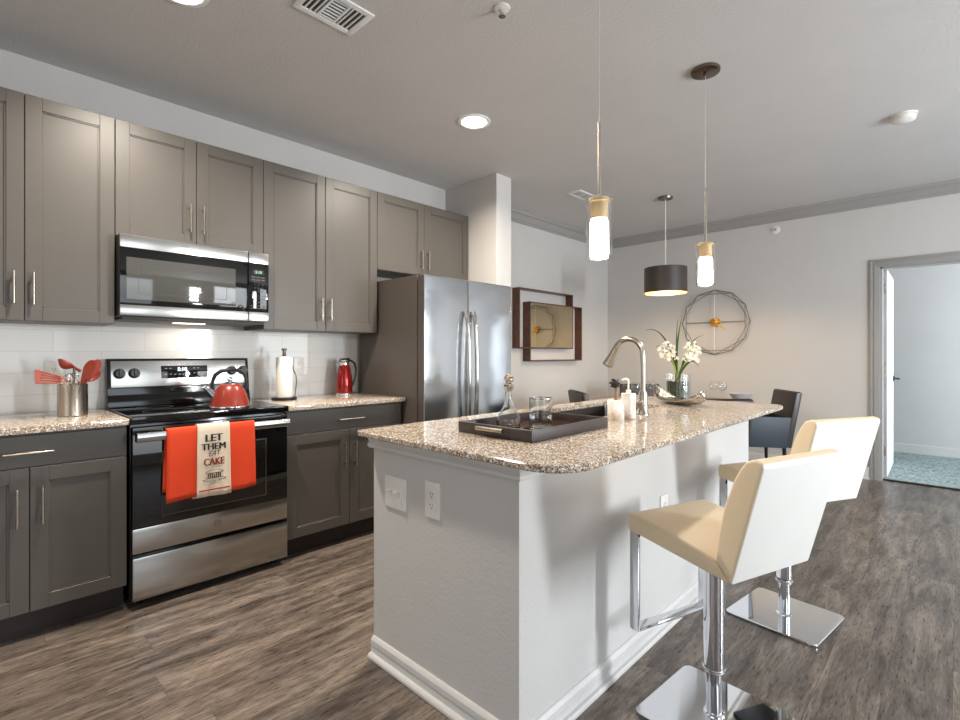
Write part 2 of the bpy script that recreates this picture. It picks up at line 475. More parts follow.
# ================================================================== ROOM
H = 2.743; YB = 6.107; YF = -2.6
struct(B().box(-30, 40, -40, 30, -.35, -.16).build('ground', 'outside', smooth=False))
struct(B().box(-.15, RX+.15, YF-.15, YB+.06, -.1, 0).build('floor', 'floor', smooth=False))
struct(B().box(-.15, RX+.15, YF-.15, YB+.12, H, H+.12).build('ceiling', 'ceil', smooth=False))
struct(B().box(-.15, 0, YF-.15, YB, 0, H).build('wall_left', 'wall', smooth=False))
# back wall with a door opening, one mesh
DX0, DX1, DZ = 2.905, 3.82, 2.045
b = B(); b.box(-.15, DX0, YB, YB+.12, 0, H); b.box(DX1, RX+.15, YB, YB+.12, 0, H); b.box(DX0, DX1, YB, YB+.12, DZ, H)
struct(b.build('wall_back', 'wall', smooth=False))
# right wall with two windows
WIN = [(-.45, 1.15, .5, 2.4), (2.55, 3.35, .6, 2.1), (4.0, 5.5, .65, 2.35)]
b = B(); ys = [YF-.15, WIN[0][0], WIN[0][1], WIN[1][0], WIN[1][1], WIN[2][0], WIN[2][1], YB+.12]
for i in (0, 2, 4, 6): b.box(RX, RX+.15, ys[i], ys[i+1], 0, H)
for (a, c, z0, z1) in WIN: b.box(RX, RX+.15, a, c, 0, z0); b.box(RX, RX+.15, a, c, z1, H)
struct(b.build('wall_right', 'wall', smooth=False))
# front wall (behind the camera) with an opening added for the fill light
b = B(); b.box(-.15, 1.7, YF-.15, YF, 0, H); b.box(4.1, RX+.15, YF-.15, YF, 0, H); b.box(1.7, 4.1, YF-.15, YF, 2.25, H)
struct(b.build('wall_front', 'wall', smooth=False))
for n, (a, c, z0, z1) in enumerate(WIN):
    fr = B(); t = .05
    fr.box(RX+.05, RX+.12, a, a+t, z0, z1); fr.box(RX+.05, RX+.12, c-t, c, z0, z1)
    fr.box(RX+.05, RX+.12, a+t, c-t, z0, z0+t); fr.box(RX+.05, RX+.12, a+t, c-t, z1-t, z1)
    fr.box(RX+.06, RX+.11, a+t, c-t, (z0+z1)/2-.02, (z0+z1)/2+.02)
    wo = struct(fr.build('window_%d' % (n+1), 'white', smooth=False))
    B().box(RX+.08, RX+.086, a+t, c-t, z0+t, z1-t).build('window_pane', 'pane', wo, smooth=False)
fr = B(); fr.box(1.7, 1.77, YF-.12, YF-.05, 0, 2.25); fr.box(4.03, 4.1, YF-.12, YF-.05, 0, 2.25)
fr.box(2.86, 2.94, YF-.12, YF-.05, 0, 2.25); fr.box(1.77, 4.03, YF-.12, YF-.05, 2.17, 2.25); fr.box(1.77, 4.03, YF-.12, YF-.05, 0, .08)
wo = struct(fr.build('window_4', 'white', smooth=False))  # unseen glass door, added to go with the fill light
B().box(1.77, 4.03, YF-.09, YF-.084, .08, 2.17).build('window_pane', 'pane', wo, smooth=False)
# stub wall beyond the fridge
struct(B().box(-.01, .64, 3.135, 3.325, 0, H, .002).build('wall_stub', 'wall', smooth=False))
# bedroom
struct(B().box(1.9, 6.1, YB+.06, 8.1, -.1, .012).build('floor_bedroom', 'carpet', smooth=False))
struct(B().box(1.9, 6.1, YB+.12, 8.1, H, H+.12).build('ceiling_bedroom', 'ceil', smooth=False))
struct(B().box(1.9, 6.1, 7.98, 8.1, 0, H).build('wall_bedroom_back', 'wall', smooth=False))
struct(B().box(1.9, 2.0, YB+.12, 7.98, 0, H).build('wall_bedroom_left', 'wall', smooth=False))
b = B(); b.box(6.0, 6.1, YB+.12, 6.4, 0, H); b.box(6.0, 6.1, 7.7, 7.98, 0, H); b.box(6.0, 6.1, 6.4, 7.7, 0, .75); b.box(6.0, 6.1, 6.4, 7.7, 2.25, H)
struct(b.build('wall_bedroom_right', 'wall', smooth=False))
fr = B(); t = .05
fr.box(6.03, 6.08, 6.4, 6.45, .75, 2.25); fr.box(6.03, 6.08, 7.65, 7.7, .75, 2.25); fr.box(6.03, 6.08, 6.45, 7.65, .75, .8); fr.box(6.03, 6.08, 6.45, 7.65, 2.2, 2.25)
wo = struct(fr.build('window_5', 'white', smooth=False))
B().box(6.05, 6.056, 6.45, 7.65, .8, 2.2).build('window_pane', 'pane', wo, smooth=False)
struct(B().box(2.0, 6.0, 7.965, 7.98, .012, .12, .003).build('baseboard_bedroom', 'basepaint', smooth=False))
# dark threshold strip in the doorway
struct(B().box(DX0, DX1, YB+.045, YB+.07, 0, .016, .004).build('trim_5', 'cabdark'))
# crown moulding (profile swept): left wall beyond the stub, back wall
def crown(run, x0, x1):
    pf = [(0, 0), (.0, -.108), (.016, -.108), (.02, -.092), (.032, -.085), (.045, -.06), (.066, -.035), (.082, -.028), (.088, -.014), (.095, 0)]
    bb = B()
    if run == 'y':   # left wall, offset towards +X
        bb.prism([(p[0], H+p[1]) for p in pf], 'y', x0, x1)
    else:
        bb.prism([(YB-p[0], H+p[1]) for p in pf], 'x', x0, x1)
    return bb
struct(crown('y', 3.325, YB-.0).build('trim_1', 'trimgrey', angle=20))
struct(crown('x', 0.0, RX).build('trim_2', 'trimgrey', angle=20))
# door casing
b = B()
def casing_side(x0, x1, inner):
    b.box(min(x0, x1), max(x0, x1), YB-.014, YB+.001, 0, DZ+.075, .003)
    o = x0; s_ = 1 if x1 > x0 else -1
    b.box(min(o, o+s_*.018), max(o, o+s_*.018), YB-.024, YB-.012, 0, DZ+.075, .004)
    b.box(min(o+s_*.03, o+s_*.04), max(o+s_*.03, o+s_*.04), YB-.019, YB-.012, 0, DZ+.045, .003)
casing_side(DX0-.075, DX0, 1); casing_side(DX1+.075, DX1, -1)
b.box(DX0-.075, DX1+.075, YB-.0141, YB+.001, DZ, DZ+.075, .003)
b.box(DX0-.075, DX1+.075, YB-.0241, YB-.012, DZ+.057, DZ+.075, .004)
b.box(DX0-.045, DX1+.045, YB-.0191, YB-.012, DZ+.035, DZ+.045, .003)
# jamb lining
b.box(DX0-.001, DX0+.016, YB-.002, YB+.122, 0, DZ); b.box(DX1-.016, DX1+.001, YB-.002, YB+.122, 0, DZ); b.box(DX0, DX1, YB-.002, YB+.122, DZ-.016, DZ+.001)
struct(b.build('trim_3', 'trimgrey'))
# baseboards
def base_x(x0, x1, y, s_):
    bb = B(); bb.box(x0, x1, min(y, y+s_*.014), max(y, y+s_*.014), 0, .12, .003); bb.box(x0, x1, min(y, y+s_*.024), max(y, y+s_*.024), 0, .02, .005); return bb
struct(base_x(0, DX0-.075, YB, -1).build('baseboard_back', 'basepaint'))
bb = base_x(DX1+.075, RX, YB, -1); struct(bb.build('baseboard_back', 'basepaint'))
bb = B(); bb.box(0, .014, 3.325, YB-.014, 0, .12, .003); struct(bb.build('baseboard_left', 'basepaint'))
bb = B(); bb.box(RX-.014, RX, YF, YB-.014, 0, .12, .003); struct(bb.build('baseboard_right', 'basepaint'))

# door leaf, swung into the bedroom (leaf runs along +Y)
dl = bpy.data.objects.new('door_1', None); C.objects.link(dl); dl.location = (DX0+.012, YB+.125, .018); struct(dl)
dl.rotation_euler = (0, 0, math.radians(1.3))
W_, Hd = .89, 2.015
b = B(); b.box(0, .026, 0, W_, 0, Hd)
st = .11
for (y0, y1, z0, z1) in [(0, st, 0, Hd), (W_-st, W_, 0, Hd), (W_/2-.05, W_/2+.05, .2, Hd-.11), (st, W_-st, 0, .2), (st, W_-st, Hd-.11, Hd), (st, W_-st, .78, .95), (st, W_-st, 1.58, 1.68)]:
    b.box(-.006, .032, y0, y1, z0, z1, .003)
dobj = b.build('door_slab', 'white', None); dobj.parent = dl
for (z0, z1) in [(.2, .78), (.95, 1.58), (1.68, Hd-.11)]:
    for (y0, y1) in [(st, W_/2-.05), (W_/2+.05, W_-st)]:
        b = B(); b.box(-.004, .030, y0+.028, y1-.028, z0+.028, z1-.028, .006)
        o = b.build('door_panel', 'white', None); o.parent = dl
for sx in (-1, 1):
    b = B(); xx = -.006 if sx < 0 else .032
    b.cyl((xx, W_-.065, .93), (xx+sx*.012, W_-.065, .93), .028, 20); b.cyl((xx+sx*.01, W_-.065, .93), (xx+sx*.055, W_-.065, .93), .009, 12)
    b.tube([(xx+sx*.05, W_-.06, .93), (xx+sx*.052, W_-.12, .93), (xx+sx*.05, W_-.17, .928)], .009, 10)
    o = b.build('door_handle', 'doorhw', None); o.parent = dl
for z in (.25, 1.05, 1.83):
    b = B(); b.cyl((-.008, -.006, z-.045), (-.008, -.006, z+.045), .007, 10); b.box(-.006, .02, -.004, .0005, z-.045, z+.045)
    o = b.build('hinge', 'nickel', None); o.parent = dl

# backsplash
tag(B().box(.0005, .008, -.6, 2.185, .914, 1.372).build('backsplash', 'tile', smooth=False), 'glossy white tile backsplash between counter and upper cabinets', 'backsplash')

# ================================================================== CABINETS
def pull(parent, p0, p1, nrm, m='nickel', r=.0055, out=.032):
    """bar pull between p0 and p1 (on the face), standing off along nrm"""
    p0, p1, n = Vector(p0), Vector(p1), Vector(nrm); d = (p1-p0).normalized()
    b = B(); b.cyl(p0+n*out, p1+n*out, r, 12)
    for q in (p0+d*.022, p1-d*.022): b.cyl(q, q+n*out, r*.8, 10)
    return b.build('handle', m, parent)
def shaker(name, x, y0, y1, z0, z1, parent, s_=1, t=.019, fr=.062):
    """shaker front whose back lies on x, facing s_*X"""
    b = B(); g = .0015
    y0 += g; y1 -= g; z0 += g; z1 -= g
    X = lambda a: x+s_*a
    xs = lambda a, c: (min(X(a), X(c)), max(X(a), X(c)))
    b.box(*xs(0, t), y0, y0+fr, z0, z1, .0015, 1); b.box(*xs(0, t), y1-fr, y1, z0, z1, .0015, 1)
    b.box(*xs(0, t), y0+fr-.001, y1-fr+.001, z0, z0+fr, .0015, 1); b.box(*xs(0, t), y0+fr-.001, y1-fr+.001, z1-fr, z1, .0015, 1)
    b.box(*xs(0, t-.009), y0+fr-.002, y1-fr+.002, z0+fr-.002, z1-fr+.002)
    # small inner bead
    for (a0, a1, c0, c1) in [(y0+fr, y0+fr+.006, z0+fr, z1-fr), (y1-fr-.006, y1-fr, z0+fr, z1-fr), (y0+fr, y1-fr, z0+fr, z0+fr+.006), (y0+fr, y1-fr, z1-fr-.006, z1-fr)]:
        b.box(*xs(0, t-.004), a0, a1, c0, c1)
    return b.build(name, 'cab', parent)
def slab(name, x, y0, y1, z0, z1, parent, s_=1, t=.019):
    b = B(); g = .0015
    b.box(min(x, x+s_*t), max(x, x+s_*t), y0+g, y1-g, z0+g, z1-g, .0015, 1); return b.build(name, 'cab', parent)

XU = .312
UP = [(-.136, .556, 1.372, (.21,), 'tall two-door grey-brown wall cabinet left of the microwave', (1.45, 1.60)),
      (.556, 1.318, 1.83, (.938,), 'short two-door grey-brown wall cabinet above the microwave', (1.90, 2.06)),
      (1.318, 2.166, 1.372, (1.743,), 'tall two-door grey-brown wall cabinet between microwave and refrigerator', (1.445, 1.595)),
      (2.166, 3.130, 1.850, (2.620,), 'short two-door grey-brown wall cabinet above the refrigerator', (1.90, 2.055))]
for (y0, y1, z0, (ym,), lab, (h0, h1)) in UP:
    t = thing('wall_cabinet', lab, 'cabinet', (0.16, (y0+y1)/2, z0))
    b = B(); b.box(.001, XU-.020, y0+.0008, y1-.0008, z0, 2.436); b.build('body', 'cab', t, smooth=False)
    for (a, c, hy) in ((y0, ym, ym-.038), (ym, y1, ym+.030)):
        d = shaker('door', XU-.019, a, c, z0, 2.436, t)
        pull(d, (XU, hy, h0), (XU, hy, h1), (1, 0, 0))

def base_cab(y0, y1, lab, seams, drawer_handle, z_top=.8835):
    t = thing('base_cabinet', lab, 'cabinet', (.3, (y0+y1)/2, 0))
    b = B(); b.box(.01, .591, y0+.0008, y1-.0008, .115, z_top); b.build('body', 'cab', t, smooth=False)
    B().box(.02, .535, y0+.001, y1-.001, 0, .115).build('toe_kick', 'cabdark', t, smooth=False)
    d = slab('drawer', .591, y0, y1, .738, z_top-.0105, t)
    pull(d, (.61, drawer_handle[0], .801), (.61, drawer_handle[1], .801), (1, 0, 0))
    ed = [y0]+list(seams)+[y1]
    for i in range(len(ed)-1):
        d = shaker('door', .591, ed[i], ed[i+1], .12, .735, t)
        hy = ed[i+1]-.040 if i == 0 else ed[i]+.040
        pull(d, (.61, hy, .493), (.61, hy, .655), (1, 0, 0))
    return t
base_cab(-.14, .550, 'grey-brown base cabinet with drawer left of the range, under the utensil crock', (.206,), (.121, .282))
base_cab(1.328, 2.163, 'grey-brown base cabinet with drawer between range and refrigerator', (1.747,), (1.664, 1.841))
base_cab(-1.04, -.141, 'grey-brown base cabinet further left along the wall', (-.59,), (-.67, -.51))
t = thing('wall_cabinet', 'grey-brown wall cabinet further left along the wall', 'cabinet', (.16, -.58, 1.372))
B().box(.001, XU-.020, -1.04, -.1368, 1.372, 2.436).build('body', 'cab', t, smooth=False)
for a, c in ((-1.04, -.589), (-.589, -.137)):
    shaker('door', XU-.019, a, c, 1.372, 2.436, t)

def countertop(name, y0, y1, lab):
    b = B(); b.box(.009, .648, y0, y1, .884, .914, .004, 2)
    return tag(b.build(name, 'granite'), lab, 'countertop')
countertop('countertop', -1.04, .552, 'speckled beige granite countertop left of the range')
countertop('countertop', 1.326, 2.172, 'speckled beige granite countertop between range and refrigerator')

# ================================================================== RANGE
R0, R1 = .560, 1.320
t = thing('kitchen_range', 'stainless steel and black electric range with an orange towel on its door', 'range', (.35, .94, 0))
b = B(); b.box(.03, .600, R0+.002, R1-.002, .03, .88, .003)
for y in (R0+.05, R1-.05):
    b.cyl((.56, y, 0), (.56, y, .032), .015, 10); b.cyl((.1, y, 0), (.1, y, .032), .015, 10)
b.build('body', 'black', t)
b = B(); b.box(.028, .652, R0-.0, R1+.0, .886, .920, .006, 3); b.build('cooktop', 'blackglass', t)
for (x, y, r) in [(.2, .76, .085), (.2, 1.13, .11), (.46, .76, .11), (.46, 1.13, .085)]:
    b = B(); b.lathe([(r, 0), (r+.0015, .0004), (r+.003, 0)], (x, y, .9202), 40, cap=False)
    b.build('burner_ring', 'slot', t)
# backguard
bgx = B(); bgx.prism([(.02, .92), (.105, .92), (.100, .955), (.085, .985), (.083, 1.02), (.060, 1.19), (.02, 1.19)], 'y', R0, R1, .004)
bgo = bgx.build('backguard', 'black', t)
b = B(); b.prism([(.0843, 1.030), (.0655, 1.178), (.0585, 1.178), (.0773, 1.030)], 'y', R0+.018, R1-.018, .002)
cp = b.build('control_panel', 'steel', t)
def on_panel(y, z, off=0):   # point on the sloping steel face
    return Vector((.0843-(z-1.030)*(.0188/.148)+off, y, z))
for (y, z) in [(.617, 1.106), (.687, 1.107), (1.214, 1.110), (1.284, 1.110)]:
    b = B(); p = on_panel(y, z); n = Vector((.992, 0, .126))
    b.cyl(p, p+n*.006, .029, 28); b.cyl(p+n*.006, p+n*.026, .025, 28, r1=.021); 
    b.box(-.003, .003, -.004, .004, -.018, .018, .001, xf=lambda v, p=p, n=n: p+n*.028+Vector((v.x, v.y, v.z)))
    b.build('knob', 'blackplastic', t)
b = B(); b.prism([(on_panel(0, 1.080).x+.003, 1.074), (on_panel(0, 1.147).x+.003, 1.147), (on_panel(0, 1.147).x-.002, 1.147), (on_panel(0, 1.074).x-.002, 1.074)], 'y', .820, 1.070, .0014)
dsp = b.build('display', 'blackglass', t)
text_part('clock_digits', '5:10', .030, (on_panel(0, 1.123).x+.004, .930, 1.116), 'display', dsp, offset=.0006)
b = B()
for (y, z) in [(.845, 1.132), (.868, 1.132), (.845, 1.098), (.868, 1.098), (.892, 1.096), (.915, 1.096), (.935, 1.096), (.962, 1.096), (.996, 1.132), (1.018, 1.132), (.996, 1.102), (1.018, 1.102)]:
    p = on_panel(y, z); B().box(p.x+.003, p.x+.0038, y-.006, y+.006, z-.0025, z+.0025).build('button_print', 'label', dsp, smooth=False)
# oven door
XD = .645
b = B(); b.box(.602, XD, R0+.004, R1-.004, .385, .868, .004); od = b.build('oven_door', 'blackglass', t)
b = B(); b.box(XD-.002, XD+.0012, R0+.130, R1-.130, .43, .74, .001); b.build('oven_window', 'ovenwin', od)
b = B()
for (a, c, z0, z1) in [(R0+.125, R1-.125, .74, .744), (R0+.125, R1-.125, .426, .43), (R0+.125, R0+.129, .43, .74), (R1-.129, R1-.125, .43, .74)]:
    b.box(XD-.002, XD+.0018, a, c, z0, z1)
b.build('window_outline', 'slot', od, smooth=False)
# steel top rail and handle
b = B(); b.box(.61, XD+.001, R0+.004, R1-.004, .832, .868, .003); b.build('top_rail', 'black', od)
b = B()
b.prism([(.690, .802), (.700, .806), (.703, .825), (.700, .846), (.690, .850), (.682, .846), (.682, .806)], 'y', R0+.012, R1-.012, .002)
for y in (R0+.03, R1-.03): b.box(XD-.001, .684, y-.014, y+.014, .808, .844, .003)
b.build('handle', 'steel', od)
b = B(); b.box(.602, XD+.001, R0+.004, R1-.004, .268, .386, .003); rail = b.build('bottom_rail', 'steel', od)
# round emblem
b = B(); b.lathe([(.0165, 0), (.0165, .0014), (.0138, .0014), (.0138, .0006)], (0, 0, 0), 28, xf=lambda v: Vector((XD+.0008+v.z, .940+v.x, .330+v.y)), cap=False)
b.build('round_emblem', 'slot', od)
me = text_mesh('e', .022, extrude=.0004, shear=.3); me.transform(Matrix.Translation(Vector((XD+.0016, .940, .325))-world_of(od)) @ TX); me.materials.append(M['slot'])
o = bpy.data.objects.new('emblem_script', me); C.objects.link(o); o.parent = od
b = B(); b.box(.602, XD+.003, R0+.004, R1-.004, .045, .248, .005); b.build('drawer', 'steel', t)

# orange towel over the handle
def cloth(name, m, y0, y1, zf, zb, label, off=0.0, fold=0, ncol=26, parent=None, cat='towel'):
    """cloth hanging over the range handle: front drop to zf(y), back drop to zb(y)"""
    b = B(); xf_, xb_ = .708+off, .676-off*.4; zt = .853+off
    rows = []
    fr = [1-k/14 for k in range(15)]
    for i in range(ncol+1):
        y = y0+(y1-y0)*i/ncol; col = []
        u = i/ncol
        for k in fr:      # front from the bottom up
            z = zf(u)+(zt-.006-zf(u))*(1-k)
            wv = .004*math.sin(u*9+fold)*k+.003*math.sin(u*23+2*fold)*k
            col.append((xf_+wv+.006*k, y+.006*(u-.5)*k*2, z))
        for a in range(1, 6):
            th = PI*a/6; cx = (xf_+xb_)/2; rx = (xf_-xb_)/2
            col.append((cx+rx*math.cos(th), y, zt-.006+.010*math.sin(th)))
        for k in range(15):
            q = k/14; z = zt-.006-(zt-.006-zb(u))*q
            col.append((xb_+.002*math.sin(u*11+fold)*q-.004*q, y-.010*q, z))
        rows.append(col)
    b.loft(rows, cap=False, closed=False)
    o = b.build(name, m, parent, angle=80)
    return o
ot = thing('orange_towel', 'bright orange kitchen towel draped over the oven door handle', 'towel', (.69, .89, .5))
o = cloth('cloth', 'orange', .690, 1.105, lambda u: .500+.012*u+.004*math.sin(u*6), lambda u: .545+.02*u, '', 0, .6, parent=ot); solidify(o, .0035)
b = B(); b.box(.7165, .7182, .70, 1.10, .523, .525); 
b.bm.free()
lt = thing('tea_towel', 'natural linen tea towel printed LET THEM EAT CAKE, over the orange towel', 'towel', (.69, .89, .5))
o = cloth('cloth', 'linen', .822, .975, lambda u: .500-.004*u, lambda u: .487, '', .0065, 1.4, 16, parent=lt); solidify(o, .0025)
# print, laid just on the cloth face
XT = .7232
def cloth_x(z): k = (.85-z)/.36; return .7145+.006*k+.0033+.004*k
for txt, z, s_, wd, mm, sh in [('LET', .775, .052, .078, 'ink', 0), ('THEM', .733, .046, .112, 'ink', 0), ('EAT', .700, .040, .058, 'slot', .35), ('CAKE', .655, .050, .094, 'inkred', 0)]:
    text_part('printed_word', txt, s_, (cloth_x(z), .897, z), mm, lt, width=wd, offset=0, bold={'LET': .0024, 'THEM': .0018, 'EAT': .0, 'CAKE': .0016}[txt], shear=sh)
b = B()   # printed cake on a stand with fringe lines
def bar(y0, y1, z0, z1): b.box(cloth_x(z0)-.0006, cloth_x(z0)+.0004, y0, y1, z0, z1)
for k in range(7):
    yy = .866+k*.0095; bar(yy, yy+.005, .592, .612+.004*math.sin(k*1.6))
bar(.862, .936, .612, .6145); bar(.858, .942, .588, .5905)
for k in range(15):
    a = PI*k/14; yy = .898-.052*math.cos(a); zz = .584-.010*math.sin(a); bar(yy-.0035, yy+.0035, zz-.001, zz+.001)
for k in range(13):
    a = PI*k/12; yy = .898-.040*math.cos(a); zz = .618+.012*math.sin(a); bar(yy-.003, yy+.003, zz-.001, zz+.001)
bar(.882, .916, .562, .5635)
b.build('printed_cake', 'ink', lt, smooth=False)
b = B(); b.box(cloth_x(.53)-.0012, cloth_x(.53)+.0004, .825, .973, .528, .5345); b.build('printed_stripe', 'inkstripe', lt, smooth=False)

# ================================================================== MICROWAVE
t = thing('microwave', 'stainless and black over-the-range microwave above the range', 'microwave', (.2, .937, 1.41))
MX = .400
b = B(); b.box(.012, MX-.022, .560, 1.314, 1.412, 1.829, .003); b.build('body', 'blackplastic', t)
b = B(); b.box(MX-.024, MX-.002, .560, 1.188, 1.470, 1.762, .002); dr = b.build('door', 'blackglass', t)
b = B(); b.box(MX-.004, MX-.0008, .588, 1.120, 1.497, 1.714, .001); wi = b.build('window', 'mwwin', dr)
b = B()
for (a, c, z0, z1) in [(.640, 1.072, 1.672, 1.674), (.640, 1.072, 1.530, 1.532), (.640, .642, 1.532, 1.672), (1.070, 1.072, 1.532, 1.672)]:
    b.box(MX-.003, MX-.0002, a, c, z0, z1)
b.build('window_outline', 'slot', wi, smooth=False)
for nm, z0, z1 in (('top_trim', 1.762, 1.829), ('bottom_trim', 1.414, 1.470)):
    b = B(); b.box(MX-.024, MX, .560, 1.190, z0, z1, .003); b.box(MX-.024, MX, 1.194, 1.314, z0, z1, .003); b.build(nm, 'steel', t)
b = B(); b.box(MX-.024, MX-.002, 1.194, 1.314, 1.470, 1.762, .002); cpn = b.build('control_panel', 'blackglass', t)
b = B(); b.box(MX-.0025, MX-.001, 1.222, 1.282, 1.700, 1.722); dd = b.build('display', 'blackplastic', cpn, smooth=False)
text_part('clock_digits', '5:10', .022, (MX-.0006, 1.252, 1.703), 'displaygreen', cpn)
b = B()
for r in range(2):
    for c in range(3): B().box(MX-.0025, MX-.0012, 1.212+c*.028, 1.234+c*.028, 1.660+r*.016, 1.667+r*.016).build('button_print', 'slot', cpn, smooth=False)
for r, row in enumerate(('1 2 3', '4 5 6', '7 8 9')):
    text_part('keypad_digits', row, .014, (MX-.0012, 1.252, 1.630-r*.020), 'slot', cpn, width=.055)
text_part('keypad_digits', '0', .014, (MX-.0012, 1.252, 1.566), 'slot', cpn)
b = B()
for (y0, y1, z) in [(1.212, 1.230, 1.566), (1.274, 1.292, 1.566), (1.212, 1.240, 1.546), (1.262, 1.292, 1.546), (1.228, 1.276, 1.526), (1.205, 1.300, 1.505), (1.205, 1.300, 1.490)]:
    B().box(MX-.0025, MX-.0012, y0, y1, z, z+.004).build('button_print', 'slot', cpn, smooth=False)
b = B(); b.box(MX-.0006, MX+.0004, .835, .872, 1.803, 1.8065); b.build('name_badge', 'slot', t, smooth=False)
b = B(); b.box(.06, MX-.03, .575, 1.300, 1.398, 1.413, .002)
for k in range(10): b.box(MX-.06, MX-.045, .60+k*.02, .612+k*.02, 1.3955, 1.399)
b.build('underside_grille', 'slot', t)
b = B(); b.box(.14, .20, .86, 1.02, 1.3945, 1.3985); b.build('task_lamp', 'tasklens', t, smooth=False)
area('cooktop_task_light', (.15, .94, 1.388), (0, 0, 0), .05, .18, .45, (1, .86, .7))

# ================================================================== REFRIGERATOR
t = thing('refrigerator', 'tall stainless side-by-side refrigerator at the end of the cabinets', 'refrigerator', (.4, 2.64, 0))
F0, F1, FZ = 2.186, 3.102, 1.765
b = B(); b.box(.05, .755, F0, F1, .02, FZ, .006); b.build('body', 'fridgeside', t)
b = B(); b.box(.06, .745, F0+.01, F1-.01, 0, .05); b.build('base_grille', 'blackplastic', t)
for (y0, y1) in ((F0, 2.606), (2.611, F1)):
    b = B(); b.box(.762, .832, y0, y1, .06, FZ-.002, .010, 3)
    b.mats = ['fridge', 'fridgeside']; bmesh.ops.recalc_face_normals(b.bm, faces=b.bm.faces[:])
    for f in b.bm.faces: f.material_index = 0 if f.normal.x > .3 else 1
    d = b.build('door', 'fridge', t)
    b = B(); b.box(.752, .764, y0+.01, y1-.01, .07, FZ-.01); b.build('gasket', 'blackplastic', d, smooth=False)
    hy = 2.570 if y0 < 2.5 else 2.650
    b = B(); pts = []
    for k in range(21):
        q = k/20; z = 1.53-q*.93; pts.append((.845+.038*math.sin(PI*q)**.5 if 0 < q < 1 else .842, hy+(.0), z))
    b.tube(pts, .016, 12, flat=1.0, up=(1, 0, 0)); b.cyl((.83, hy, 1.515), (.852, hy, 1.515), .012, 10); b.cyl((.83, hy, .615), (.852, hy, .615), .012, 10)
    b.build('handle', 'steel', d)
b = B(); b.lathe([(.014, 0), (.014, .002), (.006, .003)], (0, 0, 0), 20, xf=lambda v: Vector((.832+v.z, 2.985+v.x, 1.66+v.y))); b.build('round_emblem', 'steel', t)
for y in (F0+.04, F1-.04):
    b = B(); b.box(.64, .75, y-.02, y+.02, FZ-.004, FZ+.008, .003); b.build('hinge_cover', 'blackplastic', t)

# ================================================================== ISLAND
IX0, IX1, IY0, IY1 = 1.750, 2.507, 1.160, 3.405
t = thing('kitchen_island', 'light grey kitchen island with white baseboard and overhanging granite top', 'island', ((IX0+IX1)/2, (IY0+IY1)/2, 0))
b = B(); b.prism([(IX0, IY0), (IX1, IY0), (IX1, IY1), (IX0, IY1), (IX0, IY1-.12), (2.33, IY1-.12), (2.33, IY0+.12), (IX0, IY0+.12)], 'z', 0, .8915)
b.build('panel_wall', 'wall', t, smooth=False)
def rect_ring(b, x0, x1, y0, y1, prof, wl=1):
    b.loft([[(x0-o*wl, y0-o, z), (x1+o, y0-o, z), (x1+o, y1+o, z), (x0-o*wl, y1+o, z)] for o, z in prof+[(-.002, prof[-1][1]), (-.002, prof[0][1]), prof[0]]], cap=False)
b = B()
rect_ring(b, IX0, IX1, IY0, IY1, [(.027, 0), (.030, .006), (.029, .014), (.024, .020), (.014, .023), (.0125, .044), (.009, .046), (.009, .049), (.0145, .051), (.014, .070), (.010, .078), (.004, .083), (.0, .084)], .06)
bbo = b.build('baseboard', 'basepaint', t, angle=25)
b = B()
rect_ring(b, IX0, IX1, IY0, IY1, [(0, .838), (.014, .841), (.018, .848), (.018, .856), (.014, .864), (.016, .876), (.022, .886), (.027, .8915)])
b.build('cove_moulding', 'basepaint', t, angle=25)
# cabinets on the kitchen side
b = B(); b.box(IX0+.03, 2.33, IY0+.12, IY1-.12, .115, .70); b.build('cabinet_body', 'cab', t, smooth=False)
ed = [IY0+.13, 1.72, 2.06, 2.45, 2.84, IY1-.13]
for i in range(5):
    d = shaker('cabinet_door', IX0+.029, ed[i], ed[i+1], .135, .815, t, -1)
    hy = ed[i]+.04 if i % 2 else ed[i+1]-.04
    pull(d, (IX0+.010, hy, .56), (IX0+.010, hy, .72), (-1, 0, 0))
# granite top with sink cut-out
TX0, TX1, TY0, TY1 = 1.715, 2.712, 1.095, 3.42
def rrect(x0, x1, y0, y1, r, n=8):
    pts = []
    for (cx, cy, a0) in ((x1-r, y0+r, -PI/2), (x1-r, y1-r, 0), (x0+r, y1-r, PI/2), (x0+r, y0+r, PI)):
        for k in range(n+1):
            a = a0+PI/2*k/n; pts.append((cx+r*math.cos(a), cy+r*math.sin(a)))
    return pts
SX0, SX1, SY0, SY1 = 1.83, 2.21, 2.08, 2.86
def rr4(x0, x1, y0, y1, rs, n=8):
    pts = []
    cs = [(x1, y0, -1, 1, -PI/2), (x1, y1, -1, -1, 0), (x0, y1, 1, -1, PI/2), (x0, y0, 1, 1, PI)]
    for (x, y, sx, sy, a0), r in zip(cs, rs):
        for k in range(n+1):
            a = a0+PI/2*k/n; pts.append((x+sx*r+r*math.cos(a), y+sy*r+r*math.sin(a)))
    return pts
